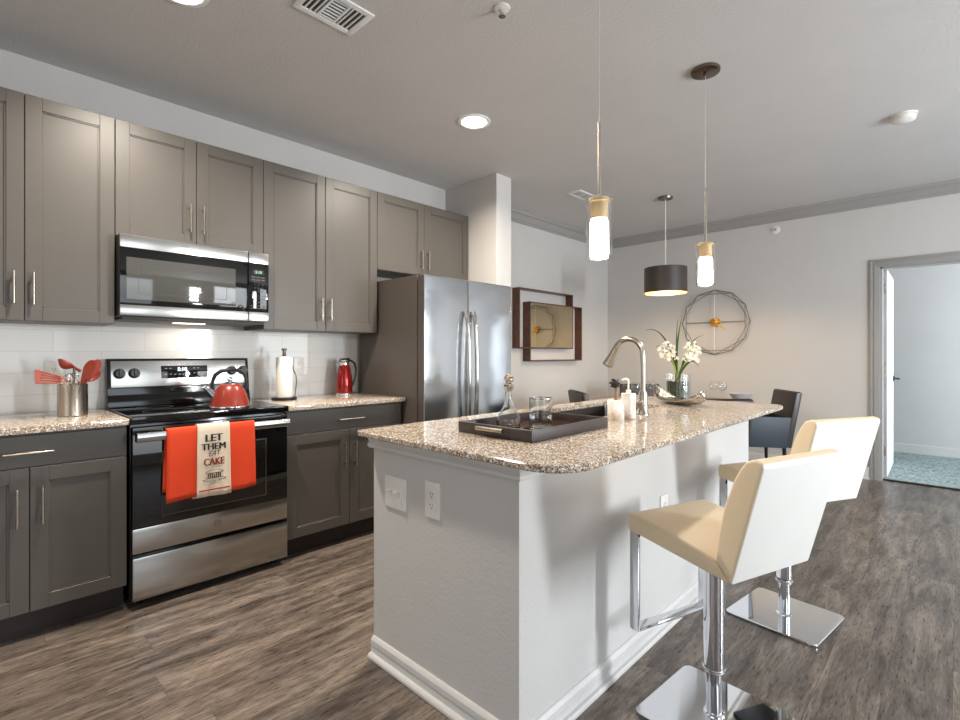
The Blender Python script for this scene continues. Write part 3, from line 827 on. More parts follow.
def slab_with_hole(b, outer, inner, z0, z1, ch=.004):
    def off(poly, d):
        n = len(poly); out = []
        for i in range(n):
            p = Vector(poly[i]); a = Vector(poly[i-1]); c = Vector(poly[(i+1) % n])
            t = (c-a).normalized(); out.append((p.x-t.y*d, p.y+t.x*d))
        return out
    def ringv(poly, z): return [b.bm.verts.new((x, y, z)) for x, y in poly]
    def wall(A, Bq):
        n = len(A)
        for i in range(n): b.bm.faces.new((A[i], A[(i+1) % n], Bq[(i+1) % n], Bq[i]))
    o0 = ringv(off(outer, ch), z0); o1 = ringv(outer, z0+ch); o2 = ringv(outer, z1-ch); o3 = ringv(off(outer, ch), z1)
    wall(o0, o1); wall(o1, o2); wall(o2, o3)
    i0 = ringv(inner, z0); i1 = ringv(inner, z1); wall(i0, i1)
    for O, I in ((o0, i0), (o3, i1)):
        allv = O+I
        tr = tessellate_polygon([[v.co for v in O], [v.co for v in I]])
        for q in tr:
            try: b.bm.faces.new([allv[k] for k in q])
            except ValueError: pass
b = B(); slab_with_hole(b, rr4(TX0, TX1, TY0, TY1, (.13, .10, .05, .025)), rrect(SX0, SX1, SY0, SY1, .04), .892, .914)
tag(b.build('island_countertop', 'granite', angle=40), 'speckled beige granite worktop on the kitchen island, with sink cut-out', 'countertop')
# sink
t = thing('kitchen_sink', 'stainless undermount sink set in the island worktop', 'sink', ((SX0+SX1)/2, (SY0+SY1)/2, .70))
b = B(); q = rrect(SX0-.008, SX1+.008, SY0-.008, SY1+.008, .045); q2 = rrect(SX0+.004, SX1-.004, SY0+.004, SY1-.004, .04); q3 = rrect(SX0+.03, SX1-.03, SY0+.03, SY1-.03, .03)
b.loft([[(x, y, z) for x, y in qq] for qq, z in ((q, .8915), (q, .8905), (q2, .865), (q2, .735), (q3, .715))], cap=False)
b.bm.faces.new([b.bm.verts.new((x, y, .715)) for x, y in q3])
o = b.build('basin', 'sinksteel', t); solidify(o, .002, -1)
b = B(); b.lathe([(.045, 0), (.045, .003), (.03, .003), (.02, .0005)], ((SX0+SX1)/2, (SY0+SY1)/2, .7155), 24); b.build('drain', 'chrome', t)

# faucet
FXc, FYc = 2.310, 2.375
t = thing('kitchen_faucet', 'brushed nickel gooseneck faucet with pull-down spray head behind the sink', 'faucet', (FXc, FYc, .914))
b = B(); b.lathe([(.030, 0), (.030, .004), (.026, .010), (.024, .05), (.022, .10), (.019, .115)], (FXc, FYc, .914), 24); b.build('base', 'nickel', t)
b = B(); pts = [(FXc, FYc, 1.02), (FXc, FYc, 1.20)]
Rg = .080; dirv = Vector((-1, .02, 0)).normalized()
for k in range(1, 14):
    a = PI*k/16*1.08; c = Vector((FXc, FYc, 1.215))+dirv*Rg
    p = c-dirv*Rg*math.cos(a)+Vector((0, 0, Rg*math.sin(a))); pts.append(tuple(p))
pts2 = [Vector(p) for p in pts]; b.tube(pts2, .0135, 16); b.build('spout', 'nickel', t)
e = pts2[-1]; dv = (pts2[-1]-pts2[-2]).normalized()
b = B(); b.tube([e-dv*.004, e+dv*.01, e+dv*.035, e+dv*.095, e+dv*.10], .015, 18, radii=[.0145, .0160, .0175, .028, .025]); b.build('spray_head', 'nickel', t)
b = B(); b.cyl((FXc, FYc-.016, .965), (FXc+.002, FYc-.045, .965), .018, 16); b.tube([(FXc+.002, FYc-.040, .966), (FXc+.012, FYc-.062, .975), (FXc+.045, FYc-.085, .99)], .006, 10); b.build('handle', 'nickel', t)

# wall plates on the island
def outlet(name, org, ax, label, w_=.072, h_=.118, kind='outlet', cat='outlet'):
    """ax: 'y' plate faces -Y, 'x' faces +X"""
    t = thing(name, label, cat, org)
    def T(v):   # local: u right, v up, n out
        if ax == 'y': return Vector((org[0]+v.x, org[1]-v.z, org[2]+v.y))
        return Vector((org[0]+v.z, org[1]+v.x, org[2]+v.y))
    b = B(); b.box(-w_/2, w_/2, -h_/2, h_/2, 0, .006, .002, xf=T); b.build('wall_plate', 'plate', t)
    if kind == 'outlet':
        for s_ in (-1, 1):
            b = B(); b.lathe([(.0165, 0), (.0165, .0075), (.014, .008)], (0, s_*.020, 0), 24, xf=T)
            rc = b.build('receptacle', 'plate', t); b = B()
            for d in (-.006, .006): b.box(d-.001, d+.001, s_*.020-.001, s_*.020+.007, .0075, .0085, xf=T)
            b.box(-.002, .002, s_*.020-.010, s_*.020-.006, .0075, .0085, xf=T)
            b.build('slots', 'slot', rc, smooth=False)
    else:
        for d in (-.023, .023):
            b = B(); b.box(d-.005, d+.005, -.012, .012, .005, .008, .001, xf=T)
            b.prism([(-.002, .006), (.008, .006), (.014, .024), (.008, .026)], 'x', d-.004, d+.004, .001, xf=lambda v: T(v))
            b.build('toggle', 'plate', t)
    return t
outlet('light_switch', (1.8995, IY0, .686), 'y', 'white two-toggle light switch plate on the island end', .133, .120, 'switch', 'switch')
outlet('power_outlet', (2.116, IY0, .7025), 'y', 'white power outlet on the island end, beside the light switch', .080, .128)
outlet('power_outlet', (IX1, 2.168, .533), 'x', 'white power outlet on the island side behind the nearer stool', .078, .122)
outlet('power_outlet', (.008, .345, 1.115), 'x', 'white power outlet on the tile behind the utensil crock', .078, .120)
outlet('power_outlet', (.008, 1.70, 1.13), 'x', 'white power outlet on the tile beside the paper towel', .078, .120)

# ================================================================== STOOLS
def make_stool():
    t = thing('bar_stool', 'nearer bar stool with cream leather seat, white back and square chrome base', 'bar stool', (0, 0, 0), 0, 'bar stools at the island')
    hb = .188
    b = B(); b.prism([(-.205, .592), (-.212, .625), (-.203, .652), (-.185, .657), (-.05, .645), (.10, .624), (.1455, .6135), (.196, .560)], 'y', -hb, hb, .010, seg=3)
    seat = b.build('seat', 'cream', t, angle=50)
    b = B()
    prof = [(.150, .613), (.160, .700), (.178, .780), (.205, .855), (.228, .898), (.245, .921), (.270, .932), (.292, .926), (.297, .912), (.200, .559)]
    b.prism(prof, 'y', -hb, hb, .009, seg=3)
    # white outer back panel: recolour the rear-facing faces, the rest cream
    b.mats = ['cream', 'whiteleather']
    bmesh.ops.recalc_face_normals(b.bm, faces=b.bm.faces[:])
    for f in b.bm.faces:
        f.material_index = 1 if f.normal.x > .75 else 0
    b.build('backrest', 'cream', t, angle=50)
    for s_ in (-1, 1):
        b = B(); y = s_*(hb-.004)
        b.tube([(.196, y, .566), (.245, y, .74), (.293, y, .915)], .0028, 8)
        b.build('piping', 'cream', t)
    b = B(); b.box(-.20, .10, -.10, .10, .548, .575, .004, xf=lambda v: Vector((v.x, v.y, v.z+(-.035*v.x)+.006))); b.build('mounting_plate', 'blackplastic', t)
    b = B(); b.cyl((0, 0, .16), (0, 0, .565), .033, 32); b.build('sleeve', 'chrome', t)
    b = B(); b.cyl((0, 0, .012), (0, 0, .17), .0245, 32); b.lathe([(.034, .157), (.036, .160), (.036, .166), (.033, .169)], (0, 0, 0), 32); b.build('post', 'chrome', t)
    b = B()
    q = rrect(-.19, .19, -.19, .19, .028)
    b.loft([[(x*s_, y*s_, z) for x, y in q] for s_, z in ((.985, 0), (1, .004), (1, .009), (.985, .012))], cap=True)
    b.lathe([(.034, .0119), (.033, .016), (.026, .019)], (0, 0, 0), 32)
    b.build('base_plate', 'chrome', t)
    b = B()   # flat-bar footrest loop
    wq, tq = .019, .006
    for s_ in (-1, 1): b.box(-.198-wq+.014, -.198+wq+.014, s_*(hb-.012)-tq, s_*(hb-.012)+tq, .245, .600, .0015)
    b.box(-.198-wq+.014, -.198+wq+.014, -hb+.018, hb-.018, .245, .257, .0015)
    b.build('footrest', 'chrome', t)
    return t
s1 = make_stool()
s2 = copy_tree(s1)
s1.location = (2.861, 1.760, 0); s1.rotation_euler = (0, 0, -.333)
s2.location = (2.868, 2.660, 0); s2.rotation_euler = (0, 0, -.470)
s2['label'] = 'farther bar stool with cream leather seat and white back, partly behind the nearer stool'
for ch in s2.children:      # this one is cranked up a little higher
    if ch.name.split('.')[0] not in ('post', 'base_plate'): ch.location.z += .022
# bases stay squarer to the island than the swivelled seats
for s_, a in ((s1, -.08+.333), (s2, -.13+.470)):
    for ch in s_.children:
        if ch.name.startswith('base_plate'): ch.rotation_euler = (0, 0, a)

# ================================================================== ISLAND OBJECTS
# tray
t = thing('serving_tray', 'dark wood serving tray with nickel handles near the front of the island top', 'tray', (2.225, 1.605, .914))
TA, TB, TC, TD = 2.045, 2.408, 1.350, 1.858
b = B(); b.box(TA, TB, TC, TC+.014, .915, .956, .002); b.box(TA, TB, TD-.014, TD, .915, .956, .002)
b.box(TA, TA+.014, TC+.013, TD-.013, .915, .956, .002); b.box(TB-.014, TB, TC+.013, TD-.013, .915, .956, .002)
b.box(TA+.01, TB-.01, TC+.01, TD-.01, .915, .921); b.build('frame', 'traywood', t)
B().box(TA+.014, TB-.014, TC+.014, TD-.014, .921, .9235).build('mirrored_base', 'traymirror', t, smooth=False)
for (y, s_) in ((TC, -1), (TD, 1)):
    b = B(); xc = (TA+TB)/2
    b.cyl((xc-.065, y+s_*.020, .944), (xc+.065, y+s_*.020, .944), .0085, 14)
    for d in (-.05, .05): b.cyl((xc+d, y-s_*.001, .944), (xc+d, y+s_*.02, .944), .005, 10)
    b.build('handle', 'nickel', t)
zt = .9237
# decanter
cx, cy = 2.158, 1.520
t = thing('glass_decanter', 'clear glass decanter with ball stopper standing on the dark tray', 'decanter', (cx, cy, zt))
b = B()
outer = [(.0, .0), (.040, .0), (.046, .004), (.0495, .018), (.0485, .036), (.040, .055), (.026, .078), (.017, .100), (.0135, .122), (.0135, .148), (.019, .160), (.021, .163)]
inner = [(.0175, .163), (.0115, .150), (.0112, .122), (.0148, .101), (.0235, .079), (.0375, .056), (.0455, .036), (.046, .02), (.040, .009), (.0, .008)]
b.lathe([(max(r, .0004), z) for r, z in outer+inner], (cx, cy, zt), 36, cap=False); b.build('bottle', 'glass', t, angle=60)
b = B(); b.lathe([(.0008, .140), (.0095, .141), (.0105, .158), (.019, .166), (.020, .171), (.012, .175), (.010, .179), (.018, .186), (.021, .194), (.018, .203), (.009, .210), (.0008, .212)], (cx, cy, zt), 24, cap=False); b.build('stopper', 'crystalstop', t, angle=60)
# tumbler
cx, cy = 2.273, 1.578
t = thing('glass_tumbler', 'large cut-glass tumbler with silver rim on the dark tray', 'glass', (cx, cy, zt))
b = B()
n = 40; rings = []
for (r, z, f) in [(.040, 0, 0), (.0445, .003, .6), (.0445, .012, 1), (.0445, .045, 1), (.0450, .052, .3), (.0445, .060, 0), (.0452, .122, 0), (.0425, .123, 0), (.0418, .060, 0), (.0410, .010, 0), (.020, .007, 0), (.0006, .007, 0)]:
    rings.append([(cx+(r-f*.0025*(k % 2))*math.cos(2*PI*k/n), cy+(r-f*.0025*(k % 2))*math.sin(2*PI*k/n), zt+z) for k in range(n)])
b.loft(rings, cap=False); b.bm.faces.new([b.bm.verts.new(p) for p in rings[0]]); b.build('cup', 'glass', t, angle=40)
b = B(); b.lathe([(.0426, .1195), (.0426, .1235), (.0456, .1235), (.0456, .1195)], (cx, cy, zt), 40, cap=False); b.build('rim', 'nickel', t)

# marble crock with dish brush, soap dispenser
cx, cy = 2.318, 2.088
t = thing('brush_crock', 'short round white marble crock beside the sink holding a brush', 'crock', (cx, cy, .914))
b = B(); b.lathe([(.0005, 0), (.036, 0), (.038, .003), (.038, .092), (.036, .095), (.031, .095), (.030, .090), (.030, .010), (.0005, .010)], (cx, cy, .914), 32, cap=False); b.build('cup', 'marble', t)
bx, by = cx-.004, cy+.006
t = thing('dish_brush', 'wooden-handled dish brush with black bristles standing in the marble crock', 'brush', (bx, by, .925))
b = B(); b.tube([(bx-.008, by-.004, .926), (bx, by, 1.0), (bx+.004, by+.002, 1.062)], .0075, 12, radii=[.006, .0075, .009]); b.build('handle', 'brushwood', t)
b = B(); 
for k in range(60):
    a = random.uniform(0, 2*PI); e_ = random.uniform(-.5, 1.1); dvv = Vector((math.cos(a)*math.cos(e_)*.95, math.sin(a)*math.cos(e_)*.6, math.sin(e_)))
    c0 = Vector((bx-.004, by, 1.078)); b.tube([c0, c0+dvv*random.uniform(.022, .032)], .004, 5, r1=.0018)
b.sphere((bx-.004, by, 1.078), .018, 14); b.build('bristles', 'brush', t)
cx, cy = 2.338, 2.170
t = thing('soap_dispenser', 'tall square white soap dispenser with pump beside the sink', 'soap dispenser', (cx, cy, .914))
b = B(); b.box(cx-.026, cx+.026, cy-.026, cy+.026, .9145, 1.035, .006, 3); b.build('bottle', 'marble', t)
b = B(); b.cyl((cx, cy, 1.034), (cx, cy, 1.05), .012, 16); b.cyl((cx, cy, 1.05), (cx, cy, 1.095), .004, 10); b.tube([(cx, cy, 1.094), (cx-.012, cy+.003, 1.100), (cx-.034, cy+.006, 1.094)], .006, 10); b.build('pump', 'plate', t)

# hammered leaf bowl
cx, cy = 2.216, 3.040
t = thing('leaf_bowl', 'long boat-shaped hammered champagne metal bowl on the far end of the island', 'bowl', (cx, cy, .914))
b = B(); L, Wd = .27, .085; rows = []
dA = Vector((.80, -.60, 0)); dB = Vector((.60, .80, 0)); nb, ns = 13, 22
for i in range(ns+1):
    u = -1+2*i/ns; wd = Wd*max(0, 1-abs(u)**2.2)**.8+.004; hz = .022+.040*abs(u)**2.4
    row = []
    for j in range(nb+1):
        v = -1+2*j/nb
        z = .004+hz*(abs(v)**2.2)*(.9 if abs(u) < .97 else 1)+.036*abs(u)**3
        row.append(Vector((cx, cy, .914))+dA*(u*L)+dB*(v*wd)+Vector((0, 0, z)))
    rows.append(row)
b.loft(rows, cap=False, closed=False); o = b.build('dish', 'hammered', t, angle=70); solidify(o, .003, 1)
b = B(); b.lathe([(.03, 0), (.028, .006), (.022, .008)], (cx, cy, .914), 20); b.build('foot', 'hammered', t)

# vase with flowers
cx, cy = 2.118, 3.275
t = thing('flower_vase', 'round clear glass vase lined with dark green leaves on the island', 'vase', (cx, cy, .914))
b = B(); b.lathe([(.0005, 0), (.074, 0), (.078, .004), (.078, .172), (.0745, .172), (.0745, .010), (.0005, .010)], (cx, cy, .9145), 40, cap=False); b.build('glass_cylinder', 'thin', t)
b = B(); n = 48; rings = []
for z in (.011, .06, .10, .124): rings.append([(cx+(.0695+.002*math.sin(k*2.7))*math.cos(2*PI*k/n), cy+(.0695+.002*math.sin(k*2.7))*math.sin(2*PI*k/n), .9145+z+(.004*math.sin(k*1.9) if z > .12 else 0)) for k in range(n)])
b.loft(rings, cap=True); b.build('leaf_lining', 'moss', t)
fl = thing('white_flower_bouquet', 'white tuberose flowers with long green leaves standing in the glass vase', 'flowers', (cx, cy, 1.03))
def blade(pts, w_):
    b = B(); m = len(pts); pts = [Vector(p) for p in pts]; rows = []
    for i, p in enumerate(pts):
        tt = (pts[min(i+1, m-1)]-pts[max(i-1, 0)]).normalized(); side = tt.cross(Vector((.25, 1, .1))).normalized()
        q = i/(m-1); ww = w_*(1-q**3)*(.7+.6*math.sin(PI*min(1, q*1.3)))+.0008
        rows.append([p-side*ww, p+Vector((0, .15, 0))*ww, p+side*ww, p-Vector((0, .2, 0))*ww])
    b.loft(rows, cap=True, closed=True); return b.build('leaf', 'green', fl)
def arc(p0, p1, bulge, n=12):
    p0, p1, q = Vector(p0), Vector(p1), Vector(bulge); return [p0*(1-t_)**2+q*2*t_*(1-t_)+p1*t_*t_ for t_ in [k/n for k in range(n+1)]]
root = (cx, cy, 1.035)
for (p1, q, w_) in [((2.150, 3.27, 1.468), (2.105, 3.27, 1.30), .006), ((2.128, 3.25, 1.452), (2.10, 3.28, 1.30), .005), ((1.905, 3.25, 1.378), (2.05, 3.27, 1.43), .0045),
                    ((1.962, 3.28, 1.258), (2.03, 3.27, 1.33), .004), ((2.282, 3.26, 1.335), (2.16, 3.28, 1.31), .004), ((2.262, 3.25, 1.135), (2.21, 3.24, 1.24), .0055), ((2.235, 3.31, 1.30), (2.15, 3.3, 1.20), .004)]:
    blade(arc((cx+random.uniform(-.012, .012), cy+random.uniform(-.012, .012), 1.035), p1, q), w_)
def flower(c, d, s_):
    b = B(); c = Vector(c); d = Vector(d).normalized(); u = d.orthogonal().normalized(); v = d.cross(u)
    for ring_, (np_, tilt, ln) in enumerate([(6, .95, 1), (5, .45, .85)]):
        for k in range(np_):
            a = 2*PI*k/np_+ring_*.5; rdir = u*math.cos(a)+v*math.sin(a)
            tip = c+(d*math.cos(tilt)+rdir*math.sin(tilt))*s_*ln
            mid = c+(d*math.cos(tilt*.6)+rdir*math.sin(tilt*.6))*s_*ln*.6
            sd = rdir.cross(d)
            b.loft([[c-sd*.001, c+d*.001, c+sd*.001, c-d*.001], [mid-sd*s_*.2, mid+d*.0015, mid+sd*s_*.2, mid-d*.0015], [tip-sd*.0012, tip+d*.0008, tip+sd*.0012, tip-d*.0008]], cap=True)
    b.tube([c-d*.014, c+d*.004], .003, 8, r1=.005)
    return b.build('blossom', 'petal', fl, angle=60)
for (gx, gz, n_, rx, rz) in [(2.050, 1.245, 12, .052, .040), (2.078, 1.200, 6, .045, .03), (2.218, 1.235, 16, .048, .055), (2.208, 1.18, 6, .04, .025)]:
    for k in range(n_):
        a = 2.399*k; q = math.sqrt((k+.5)/n_)
        px, pz = gx+rx*q*math.cos(a), gz+rz*q*math.sin(a); py = 3.262+random.uniform(-.04, .03)
        flower((px, py, pz), (px-gx+random.uniform(-.02, .02), -.03+random.uniform(-.03, .03), pz-gz+.035), .024)
for (p1, q) in [((2.045, 3.26, 1.255), (2.10, 3.27, 1.15)), ((2.078, 3.26, 1.21), (2.11, 3.27, 1.12)), ((2.218, 3.26, 1.24), (2.15, 3.27, 1.13)), ((2.2, 3.27, 1.18), (2.14, 3.27, 1.11)), ((2.12, 3.27, 1.22), (2.12, 3.27, 1.12))]:
    b = B(); b.tube(arc((cx+random.uniform(-.01, .01), cy, 1.04), p1, q), .005, 8, r1=.0025); b.build('stem', 'stemgreen', fl)

# ================================================================== COUNTER OBJECTS (left wall)
# utensil crock
cx, cy = .310, .386; zc = .9142
t = thing('utensil_crock', 'brushed steel crock of utensils on the counter left of the range', 'crock', (cx, cy, zc))
b = B(); b.lathe([(.0005, 0), (.057, 0), (.060, .004), (.060, .152), (.0612, .156), (.058, .156), (.0575, .152), (.057, .008), (.0005, .008)], (cx, cy, zc), 40, cap=False); b.build('canister', 'nickel', t)
def frame_to(p, d, up):
    d = Vector(d).normalized(); s_ = d.cross(Vector(up)).normalized(); n = s_.cross(d)
    return lambda v: Vector(p)+s_*v.x+d*v.y+n*v.z
def utensil(name, label, tip, head, m='silicone', hd=None, up=(1, 0, .15), off=.035):
    """handle from the crock bottom to the head base; head drawn in a frame whose y axis runs along the handle"""
    tip = Vector(tip); rel = tip-Vector((cx, cy, zc)); p0 = Vector((cx, cy, zc+.012))-Vector((rel.x, rel.y, 0)).normalized()*off
    t = thing(name, label, 'utensil', tuple(p0))
    d = (tip-p0).normalized()
    b = B(); b.tube([p0, tip], .0065, 10, r1=.0055); b.build('handle', 'nickel', t)
    head(t, frame_to(tip, hd if hd else d, up), m); return t
def h_spat(t, F, m):
    b = B(); w0, w1, L_ = .022, .045, .105
    b.box(-.008, .008, -.03, .004, -.004, .004, .002, xf=F)
    b.prism([(-.010, 0), (.010, 0), (.022, .014), (-.022, .014)], 'z', -.0025, .0025, xf=F)
    for k in range(5):
        x = -.040+k*.0175
        b.prism([(x*.55, .014), (x*.55+.006, .014), (x+.009, .088), (x, .088)], 'z', -.002, .002, xf=F)
    b.prism([(-.041, .086), (.040, .086), (.040, .110), (-.041, .106)], 'z', -.002, .002, xf=F)
    b.build('head', m, t)
def h_spoon(w_, L_, dp):
    def h(t, F, m):
        b = B(); rows = []
        for i in range(13):
            u = i/12; ww = w_*math.sin(PI*min(.98, max(.03, u*.96+.02)))**.6
            rows.append([(ww*math.cos(PI*j/10), L_*u, -dp*math.sin(PI*j/10)*math.sin(PI*max(.03, min(.97, u)))) for j in range(11)])
        b.loft(rows, cap=False, closed=False, xf=F); b.cyl((0, -.03, 0), (0, .012, 0), .006, 10, xf=F)
        o = b.build('head', m, t, angle=70); solidify(o, .0025)
    return h
def h_flat(w_, L_):
    def h(t, F, m):
        b = B(); q = [(w_*.35, 0)]
        for k in range(13):
            a = -PI/2*.2+PI*1.2*k/12 - .1; q.append((w_*math.cos(a)*1.0, L_*.62+L_*.38*math.sin(a)))
        q.append((-w_*.35, 0)); b.prism(q, 'z', -.003, .003, .001, xf=F, seg=1)
        b.cyl((0, -.03, 0), (0, .006, 0), .006, 10, xf=F); b.build('head', m, t)
    return h
def h_whisk(t, F, m):
    for k in range(6):
        a = PI*k/6; b = B(); pts = []
        for j in range(17):
            q = -1+2*j/16; yy = .11*(1-abs(q)**2.4); rr = .034*math.sin(PI*min(1, max(0, (1-abs(q))**.6)))*(1 if q > 0 else -1) if abs(q) > .02 else 0
            rr = .036*math.sin(PI*(1-abs(q))**.75)*(1 if q > 0 else -1)*1.0
            pts.append((rr*math.cos(a), yy, rr*math.sin(a)))
        b.tube(pts, .0013, 6, xf=F); b.build('wire_loop', 'chrome', t)
utensil('slotted_turner', 'red slotted turner leaning far left out of the steel crock', (.315, .350, 1.090), h_spat, hd=(.12, -1, .22), up=(.75, -.1, .7))
utensil('ladle', 'orange-red ladle rising at the back of the steel crock', (.285, .395, 1.150), h_spoon(.030, .075, -.030), hd=(.05, -.75, .55), up=(.3, -.3, -1))
utensil('whisk', 'wire balloon whisk in the middle of the steel crock', (.340, .380, 1.020), h_whisk, off=.01)
utensil('slotted_spoon', 'red slotted spoon, left one of the pair leaning right in the crock', (.340, .420, 1.088), h_flat(.022, .112))
utensil('spatula', 'flat red spatula, right one of the pair leaning right in the crock', (.330, .436, 1.084), h_flat(.024, .118), hd=(.1, .42, .9))
utensil('serving_spoon', 'orange-red spoon low at the right rear of the steel crock', (.280, .434, 1.085), h_spoon(.026, .080, .018), hd=(.0, .80, .55))

# kettle
cx, cy = .520, 1.045; zk = .9205
t = thing('tea_kettle', 'orange-red enamel tea kettle with black handle on the cooktop', 'kettle', (cx, cy, zk))
b = B(); b.lathe([(.0005, 0), (.100, 0), (.103, .003), (.103, .008), (.1005, .012), (.0965, .030), (.0875, .062), (.0765, .092), (.064, .114), (.054, .125), (.047, .130), (.0005, .132)], (cx, cy, zk), 48, cap=False); b.build('body', 'kettle', t)
b = B(); b.lathe([(.1035, .002), (.1045, .005), (.1035, .010), (.0995, .0125), (.099, .001)], (cx, cy, zk), 48, cap=False); b.build('base_ring', 'chrome', t)
b = B(); b.lathe([(.047, .129), (.046, .134), (.030, .141), (.012, .144), (.0005, .145)], (cx, cy, zk), 32, cap=False); b.build('lid', 'chrome', t)
b = B(); b.sphere((cx, cy, zk+.156), .0145, 16, sc_=(1, 1, .95)); b.cyl((cx, cy, zk+.142), (cx, cy, zk+.150), .006, 10); b.build('lid_knob', 'chrome', t)
kd = Vector((.25, .97, 0)).normalized()
def kp(s_, z, o=0): return Vector((cx, cy, zk+z))+kd*s_
b = B(); pts = [kp(-.080, .092), kp(-.086, .120), kp(-.085, .150), kp(-.072, .182), kp(-.045, .202), kp(0, .210), kp(.045, .205), kp(.073, .186), kp(.082, .155), kp(.078, .125), kp(.072, .105)]
b.tube(pts, .009, 12, radii=[.006, .007, .009, .011, .011, .010, .011, .011, .009, .007, .006]); b.build('handle', 'blackplastic', t)
b = B(); b.tube([kp(-.078, .070), kp(-.098, .092), kp(-.115, .112)], .018, 16, radii=[.024, .018, .014]); b.build('spout', 'chrome', t)
b = B(); b.tube([kp(-.112, .108), kp(-.124, .122)], .016, 16, r1=.012); b.tube([kp(-.108, .122), kp(-.092, .140)], .004, 8); b.build('spout_cap', 'chrome', t)

# paper towel holder
cx, cy = .235, 1.487
t = thing('paper_towel_holder', 'black-based upright paper towel holder with chrome finial right of the range', 'paper towel holder', (cx, cy, .914))
b = B(); b.lathe([(.0005, 0), (.078, 0), (.080, .004), (.080, .014), (.076, .018), (.0005, .018)], (cx, cy, .9142), 40, cap=False); b.build('base', 'blackplastic', t)
b = B(); b.cyl((cx, cy, .93), (cx, cy, 1.215), .007, 12); b.build('post', 'chrome', t)
b = B(); b.lathe([(.008, 0), (.015, .003), (.011, .012), (.011, .036), (.018, .041), (.018, .048), (.010, .052)], (cx, cy, 1.202), 24); b.build('finial', 'bronze', t)
b = B(); ax_, ay_ = .012, .067
b.tube([(cx+ax_, cy+ay_, .93), (cx+ax_, cy+ay_+.006, .98), (cx+ax_, cy+ay_+.012, 1.04), (cx+ax_, cy+ay_+.008, 1.075), (cx+ax_*.9, cy+ay_-.012, 1.115), (cx+ax_*.9, cy+ay_-.018, 1.13)], .0035, 8); b.sphere((cx+ax_*.9, cy+ay_-.018, 1.132), .009, 12); b.build('tension_arm', 'bronze', t)
b = B(); b.lathe([(.019, 0), (.0505, 0), (.0515, .002), (.0515, .261), (.0505, .263), (.019, .263), (.019, 0)], (cx, cy, .933), 40, cap=False)
tag(b.build('paper_towel_roll', 'paper'), 'roll of white paper towel on the upright holder', 'paper towel')

# red carafe
cx, cy = .150, 1.985
t = thing('thermal_carafe', 'red metallic thermal carafe on the counter next to the refrigerator', 'carafe', (cx, cy, .914))
b = B(); b.lathe([(.0005, .012), (.058, .012), (.060, .018), (.060, .08), (.056, .13), (.046, .185), (.038, .215), (.037, .218), (.0005, .218)], (cx, cy, .9142), 40, cap=False); b.build('body', 'redmetal', t)
b = B(); b.lathe([(.0005, 0), (.058, 0), (.0605, .003), (.0605, .012), (.058, .0145), (.0005, .0145)], (cx, cy, .9142), 40, cap=False); b.build('base_band', 'chrome', t)
b = B(); b.lathe([(.036, .217), (.0345, .222), (.034, .245), (.038, .256), (.036, .258), (.0005, .258)], (cx, cy, .9142), 32, cap=False); b.prism([(-.030, .238), (-.064, .262), (-.060, .266), (-.030, .258)], 'x', cx-.012, cx+.012, .002, xf=lambda v: Vector((v.x, v.y+cy, v.z+.9142))); b.build('collar', 'chrome', t)
b = B(); b.lathe([(.033, .257), (.030, .268), (.0005, .272)], (cx, cy, .9142), 32, cap=False); b.box(cx-.01, cx+.01, cy+.0, cy+.045, 1.176, 1.186, .003); b.build('lid', 'blackplastic', t)
b = B(); b.tube([(cx, cy+.030, 1.168), (cx, cy+.060, 1.165), (cx, cy+.088, 1.145), (cx, cy+.100, 1.105), (cx, cy+.096, 1.055), (cx, cy+.080, 1.005), (cx, cy+.062, .965), (cx, cy+.056, .955)], .008, 12, flat=.7); b.build('handle', 'blackplastic', t)

# ================================================================== WALL DECOR
t = thing('wall_mirror', 'bronze-tinted mirror in two interlocked walnut frames on the left wall', 'mirror', (.0, 4.70, 1.53))
def frame(name, y0, y1, z0, z1, x0=.001, x1=.10, th=.013):
    b = B(); b.box(x0, x1, y0, y0+th, z0, z1, .001, 1); b.box(x0, x1, y1-th, y1, z0, z1, .001, 1)
    b.box(x0, x1, y0+th, y1-th, z0, z0+th, .001, 1); b.box(x0, x1, y0+th, y1-th, z1-th, z1, .001, 1); return b.build(name, 'walnut', t)
frame('upper_frame', 4.097, 5.112, 1.275, 1.923)
frame('lower_frame', 4.277, 5.308, 1.134, 1.785, .002, .1015)
B().box(.075, .0985, 4.289, 5.100, 1.287, 1.773).build('mirror_glass', 'mirror', t, smooth=False)

cx, cz, yk = 1.402, 1.582, YB-.02
t = thing('wall_clock', 'large faceted bronze wire wall clock with gold hub on the back wall', 'clock', (cx, YB, cz))
def poly_wire(name, n, r, ph, y, th=.0032, jit=0):
    b = B(); P_ = []
    for k in range(n):
        a = ph+2*PI*k/n; rr = r*(1+jit*math.sin(k*2.3+ph*5)); P_.append(Vector((cx+rr*math.cos(a), y+.018*math.sin(k*PI), cz+rr*math.sin(a))))
    for k in range(n): b.tube([P_[k], P_[(k+1) % n]], th, 6)
    b.build(name, 'wire', t)
poly_wire('outer_wire', 12, .376, PI/2, yk-.012, .0042)
poly_wire('middle_wire', 6, .376, PI/2, yk-.020, .0032)
poly_wire('inner_wire', 6, .376, PI/2+PI/6, yk-.028, .003)
for k, mm in ((0, 'wire'), (1, 'spokepale'), (2, 'wire'), (3, 'spokepale')):
    a = PI/2*k; b = B(); b.tube([(cx+.04*math.cos(a), yk-.02, cz+.04*math.sin(a)), (cx+.325*math.cos(a), yk-.016, cz+.325*math.sin(a))], .0042, 6); b.build('spoke', mm, t)
Tk = lambda v: Vector((cx+v.x, YB-v.z, cz+v.y))
